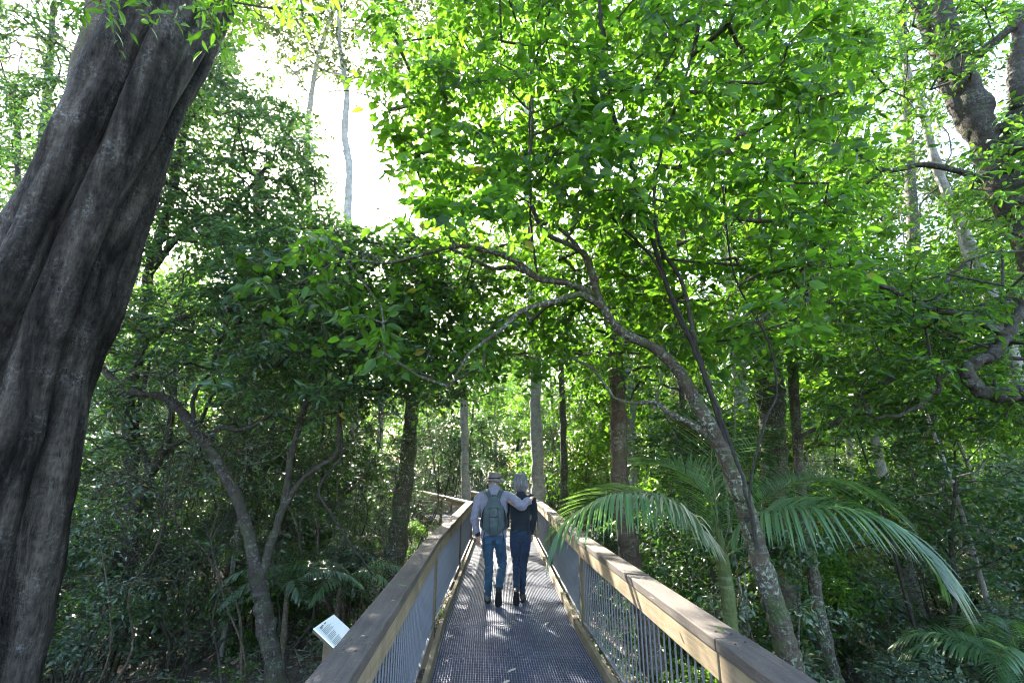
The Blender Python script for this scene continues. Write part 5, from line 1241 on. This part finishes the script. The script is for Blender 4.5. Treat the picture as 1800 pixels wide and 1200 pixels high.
def person_woman():
    root = thing('person', 'woman with shoulder length grey hair in a black sweater and dark jeans', 'person', (.125, 7.56, 0.0))
    root.rotation_euler.z = math.radians(-1.5)
    shL, elL, wrL = (-.165, .02, 1.395), (-.215, .10, 1.13), (-.20, .22, .98)
    shR, elR, wrR = (.168, .0, 1.395), (.205, -.03, 1.13), (.150, .01, .90)
    hipL, knL, anL = (-.075, 0, .90), (-.065, .05, .50), (-.060, -.19, .195)
    hipR, knR, anR = (.075, 0, .90), (.045, .03, .49), (.02, .02, .10)
    body = [ring_tube(sp([(0, 0, .88, .125, .09), (0, 0, 1.05, .105, .08), (0, 0, 1.25, .125, .085), (0, 0, 1.38, .135, .075), (0, .01, 1.45, .075, .055), (0, .03, 1.51, .045, .048), (0, .045, 1.58, .045, .048)], 3))]
    body += head_prims((0, .06, 1.625), .95)
    for a, b, c in ((shL, elL, wrL), (shR, elR, wrR)): body.append(ring_tube(sp([(*a, .038), (*b, .031), (*c, .022)], 4)))
    for a, b, c in ((hipL, knL, anL), (hipR, knR, anR)): body.append(ring_tube(sp([(*a, .075), (*b, .045), (*c, .030)], 4)))
    body += hand_prims(wrR, (-.10, .10, -1), (-.6, .5, 0), (.1, 1, 0), .92, .6)
    body += hand_prims(wrL, (-.5, .7, -.2), (-.3, -.8, 0), (0, .1, 1), .9, .5)
    blob('body', body, M['skin'], root, .0052, 2)
    for sx in (-1, 1):
        V, F = ell((sx * .029, .137, 1.637), (.011, .011, .011), 10); me = bpy.data.meshes.new('eye'); me.from_pydata(V, [], F); me.materials.append(M['eye']); link('eye', me, root)
    sw = [ring_tube(sp([(0, -.005, .885, .160, .122), (0, 0, .96, .152, .115), (0, 0, 1.08, .140, .105), (0, 0, 1.25, .155, .108), (0, 0, 1.36, .160, .100), (0, .005, 1.425, .125, .078), (0, .015, 1.46, .078, .062), (0, .025, 1.50, .056, .056)], 4), 28),
          ring_tube(sp([(-.12, 0, 1.41, .052, .056), (*shL, .060, .060), (-.195, .05, 1.27, .053, .053), (*elL, .046, .046), (*wrL, .034, .034)], 4), 16),
          ring_tube(sp([(.12, 0, 1.41, .052, .056), (*shR, .060, .060), (.198, -.015, 1.27, .054, .054), (*elR, .048, .048), (.185, -.01, 1.02, .043, .042), (wrR[0], wrR[1], wrR[2] + .002, .036, .034)], 4), 16)]
    blob('sweater', sw, M['sweater'], root, .0075, 5, folds(.0030, 40, [(*elR, .09, 1.0), (0, 0, .95, .15, .6)], 9))
    jn = [ring_tube(sp([(0, 0, .97, .138, .100), (0, -.012, .89, .158, .122), (0, -.015, .83, .155, .118)], 4), 24),
          ring_tube(sp([(-.075, 0, .88, .082, .105), (-.078, 0, .78, .082, .095), (-.072, .03, .62, .068, .074), (*knL, .056, .060), (-.064, -.06, .35, .056, .054), (-.060, -.175, .215, .044, .044)], 4), 18),
          ring_tube(sp([(.075, 0, .88, .082, .105), (.070, 0, .78, .082, .095), (.058, .02, .62, .066, .072), (*knR, .054, .058), (.032, .0, .34, .052, .056), (*anR, .043, .048)], 4), 18)]
    blob('jeans', jn, M['denim_dark'], root, .0075, 4, folds(.0030, 60, [(*knL, .08, .9), (*knR, .08, .9), (*anR, .1, 1.2)], 12))
    foot(root, anR, (.02, -.05, .02), (.03, .195, .02), (0, 0, 1), M['shoe'])
    foot(root, anL, (-.060, -.285, .200), (-.060, -.185, -.0), (0, .35, .25), M['shoe'])
    hr = blob('hair', [ell((0, .040, 1.665), (.094, .104, .092)), ring_tube(sp([(0, .03, 1.70, .084, .080), (0, .015, 1.64, .104, .088), (0, .005, 1.58, .106, .078), (0, -.005, 1.535, .092, .064), (0, -.008, 1.505, .06, .045)], 4), 26)], M['hair_grey'], root, .006, 3)
    r = np.random.default_rng(5); tb = Tubes()
    for i in range(210):
        a = r.uniform(math.pi * .98, math.pi * 2.02); q = r.uniform(.0, 1); rr = 1.0
        x0, y0 = .045 * math.cos(a), .045 * math.sin(a)
        zc = r.normal(0, .010)
        pts = [(x0 * .4, .04 + y0 * .4, 1.764), (.058 * math.cos(a), .038 + .062 * math.sin(a), 1.748), (.094 * math.cos(a), .028 + .092 * math.sin(a), 1.70 + zc), (.108 * math.cos(a), .016 + .094 * math.sin(a), 1.63 + zc), (.108 * math.cos(a), .006 + .082 * math.sin(a), 1.565 + zc), (r.uniform(.72, .92) * .10 * math.cos(a) + r.normal(0, .005), r.uniform(.8, 1) * .062 * math.sin(a) - .006, 1.512 + r.normal(0, .012))]
        P = smooth_path(pts, 3); P[1:-1] += r.normal(0, .0012, P[1:-1].shape); tb.add(P, np.linspace(.0045, .0018, len(P)), 4, 0, 0, False)
    link('hair_strands', tb.mesh('hair_strands', M['hair_grey']), hr)['kind'] = 'stuff'
    return root
person_man(); person_woman()

# ------------------------------------------------------------------ sign beside the left railing
def sign():
    o = W(556, 1105, 4.30); u = W(583.5, 1078, 4.70) - o; v = W(590, 1140, 4.27) - o; n = nrm(np.cross(u, v)); n = n if n[2] > 0 else -n
    c = o + u / 2 + v / 2; g = float(gz(c[0], c[1])); base = np.array([c[0] - .03, c[1], g])
    t = thing('information_sign', 'small white tilted information sign on a post outside the left railing', 'sign', base.tolist())
    def bx(nm, cc, a, b, d, mat, par=t, bev=.003):
        return box_obj(nm, par, np.array(cc) - base, a, b, d, mat, bev)
    bd = bx('panel', c, v / 2, u / 2, n * .006, M['white'])
    bx('backing_board', c - n * .018, v / 2 * .96, u / 2 * .97, n * .010, M['timber_post'])
    bx('post', [base[0], base[1], (g - .2 + c[2] - .05) / 2], (.035, 0, 0), (0, .035, 0), (0, 0, (c[2] - .05 - g + .2) / 2), M['timber_post'])
    r = np.random.default_rng(8); nl = 15
    def ink(a0, a1, b0, b1, nm='text_line', mat=M['ink']):
        q = o + v * (a0 + a1) / 2 + u * (b0 + b1) / 2 + n * .0072
        V, F = boxes([[q - base, v * (a1 - a0) / 2, u * (b1 - b0) / 2, n * .0006]]); link(nm, mesh_np(nm, V, F, mat), t)
    ink(.05, .10, .10, .30, 'heading'); ink(.05, .10, .02 + .34, .46, 'heading'); ink(.115, .14, .10, .22)
    for i in range(nl):
        a = .19 + i * .050
        if i in (5, 10): continue
        ink(a, a + .016, .07, r.uniform(.42, .60))
    for (a, b) in ((.55, .80), (.45, .84), (.62, .90), (.30, .78), (.72, .82)): ink(a, a + .05, b, b + .035, 'drawing', M['ink_teal'])
    bx('tab', o + v * 1.02 + u * .55 - n * .01, v * .03, u * .14, n * .004, M['ink_teal'])
sign()

# ------------------------------------------------------------------ fallen leaves on the boardwalk
def on_plane(px, py, z):
    a = (px - 900) / FPX; b = (600 - py) / FPX; y = CP - b * SP; zz = SP + b * CP; k = (z - CAMZ) / zz; return np.array([a * k, y * k, z])
rl = np.random.default_rng(77)
M['leaf_pale'] = leaf_mat('leaf_pale', (.25, .22, .16), (.42, .38, .30), (.1, .1, .05), .15, .6)
for px, py, z, L, mat, lab in [(699, 1031, RT, .075, 'leaf_palm', 'pale green leaf lying on the left handrail beyond the sign'), (1259, 1104, RT, .06, 'leaf_lime', 'fresh green leaf lying on top of the right handrail'),
        (694, 1056, RT, .03, 'leaf_pale', 'tiny tan leaf on the left handrail behind the pale green leaf'), (798, 1118, .0, .09, 'leaf_pale', 'pale curled leaf on the grating by the first left post'),
        (908, 1178, 0, .10, 'leaf_pale', 'large pale leaf on the grating nearest the camera'), (964, 1095, 0, .08, 'leaf_pale', 'pale narrow leaf on the grating behind the couple, right side'),
        (976, 1119, 0, .06, 'leaf_pale', 'small pale leaf on the grating panel joint'), (822, 1071, 0, .10, 'leaf_dead', 'brown leaf on the sunlit grating left of the man'),
        (788, 1160, 0, .05, 'leaf_dead', 'small dark curled leaf near the left kickboard'), (898, 1096, 0, .05, 'leaf_dead', 'little dark leaf behind the man'), (993, 1076, 0, .06, 'leaf_pale', 'pale twig like leaf by the right kickboard'),
        (1140, 1050, RT, .05, 'leaf_dead', 'small brown leaf on the sunlit part of the right handrail'), (640, 1120, RT, .04, 'leaf_pale', 'tiny pale leaf on the near left handrail'), (896, 1198, 0, .09, 'leaf_pale', 'pale leaf cut off by the bottom edge of the picture')]:
    p_ = on_plane(px, py, z + .012); V0, F0 = TM['near']; V = V0.copy(); V[:, 2] += .35 * (V[:, 1] - .5) ** 2; V[:, 2] -= V[:, 2].min()
    o = link('fallen_leaf', mesh_np('fallen_leaf', V * [1.2, 1, 1] * L, F0, M[mat], False, np.full(len(V), .6))); o.location = p_.tolist(); o.rotation_euler = (0, 0, rl.uniform(0, 6.28)); o['label'] = lab; o['category'] = 'leaf'; o['group'] = 'leaves fallen on the boardwalk'

x = rl.uniform(-.7, .7, 90); y = rl.uniform(3.2, 13.5, 90); P = np.stack([x + cx(y), y, np.full(90, .012)], 1); D = rl.normal(0, 1, (90, 3)); D[:, 2] *= .1
o = link('leaf_crumbs', leaves_mesh('leaf_crumbs', P, D, np.array([0, 0, 1.]) + rl.normal(0, .3, (90, 3)), rl.uniform(.015, .045, 90), rl.uniform(0, .9, 90), 'mid', M['leaf_pale'])); o['kind'] = 'stuff'; o['label'] = 'small crumbs of dry leaf scattered over the grating'; o['category'] = 'leaf litter'

# ------------------------------------------------------------------ labels: tell same-looking neighbours apart by distance
from collections import defaultdict
bpy.context.view_layer.update()
byl = defaultdict(list)
for o in COL.objects:
    if o.get('label') and o.parent is None and o.get('group'): byl[o['label']].append(o)
for lab, L_ in byl.items():
    if len(L_) < 2: continue
    L_.sort(key=lambda o: o.location.y)
    names = {2: ['nearer', 'farther'], 3: ['nearest', 'middle', 'farthest back']}.get(len(L_)) or ['nearest'] + ['%s nearest' % w_ for w_ in ('second', 'third', 'fourth', 'fifth', 'sixth', 'seventh', 'eighth', 'ninth', 'tenth')]
    for o, w_ in zip(L_, names): o['label'] = w_ + ' ' + lab
    for o in L_[len(names):]: o['label'] = 'small hardly seen ' + lab
for o in COL.objects:
    if o.get('label') and len(o['label'].split()) > 16: o['label'] = o['label'].replace('understory ', '').replace('many stemmed ', '').replace('dark leaved ', '').replace('the left railing', 'left railing')
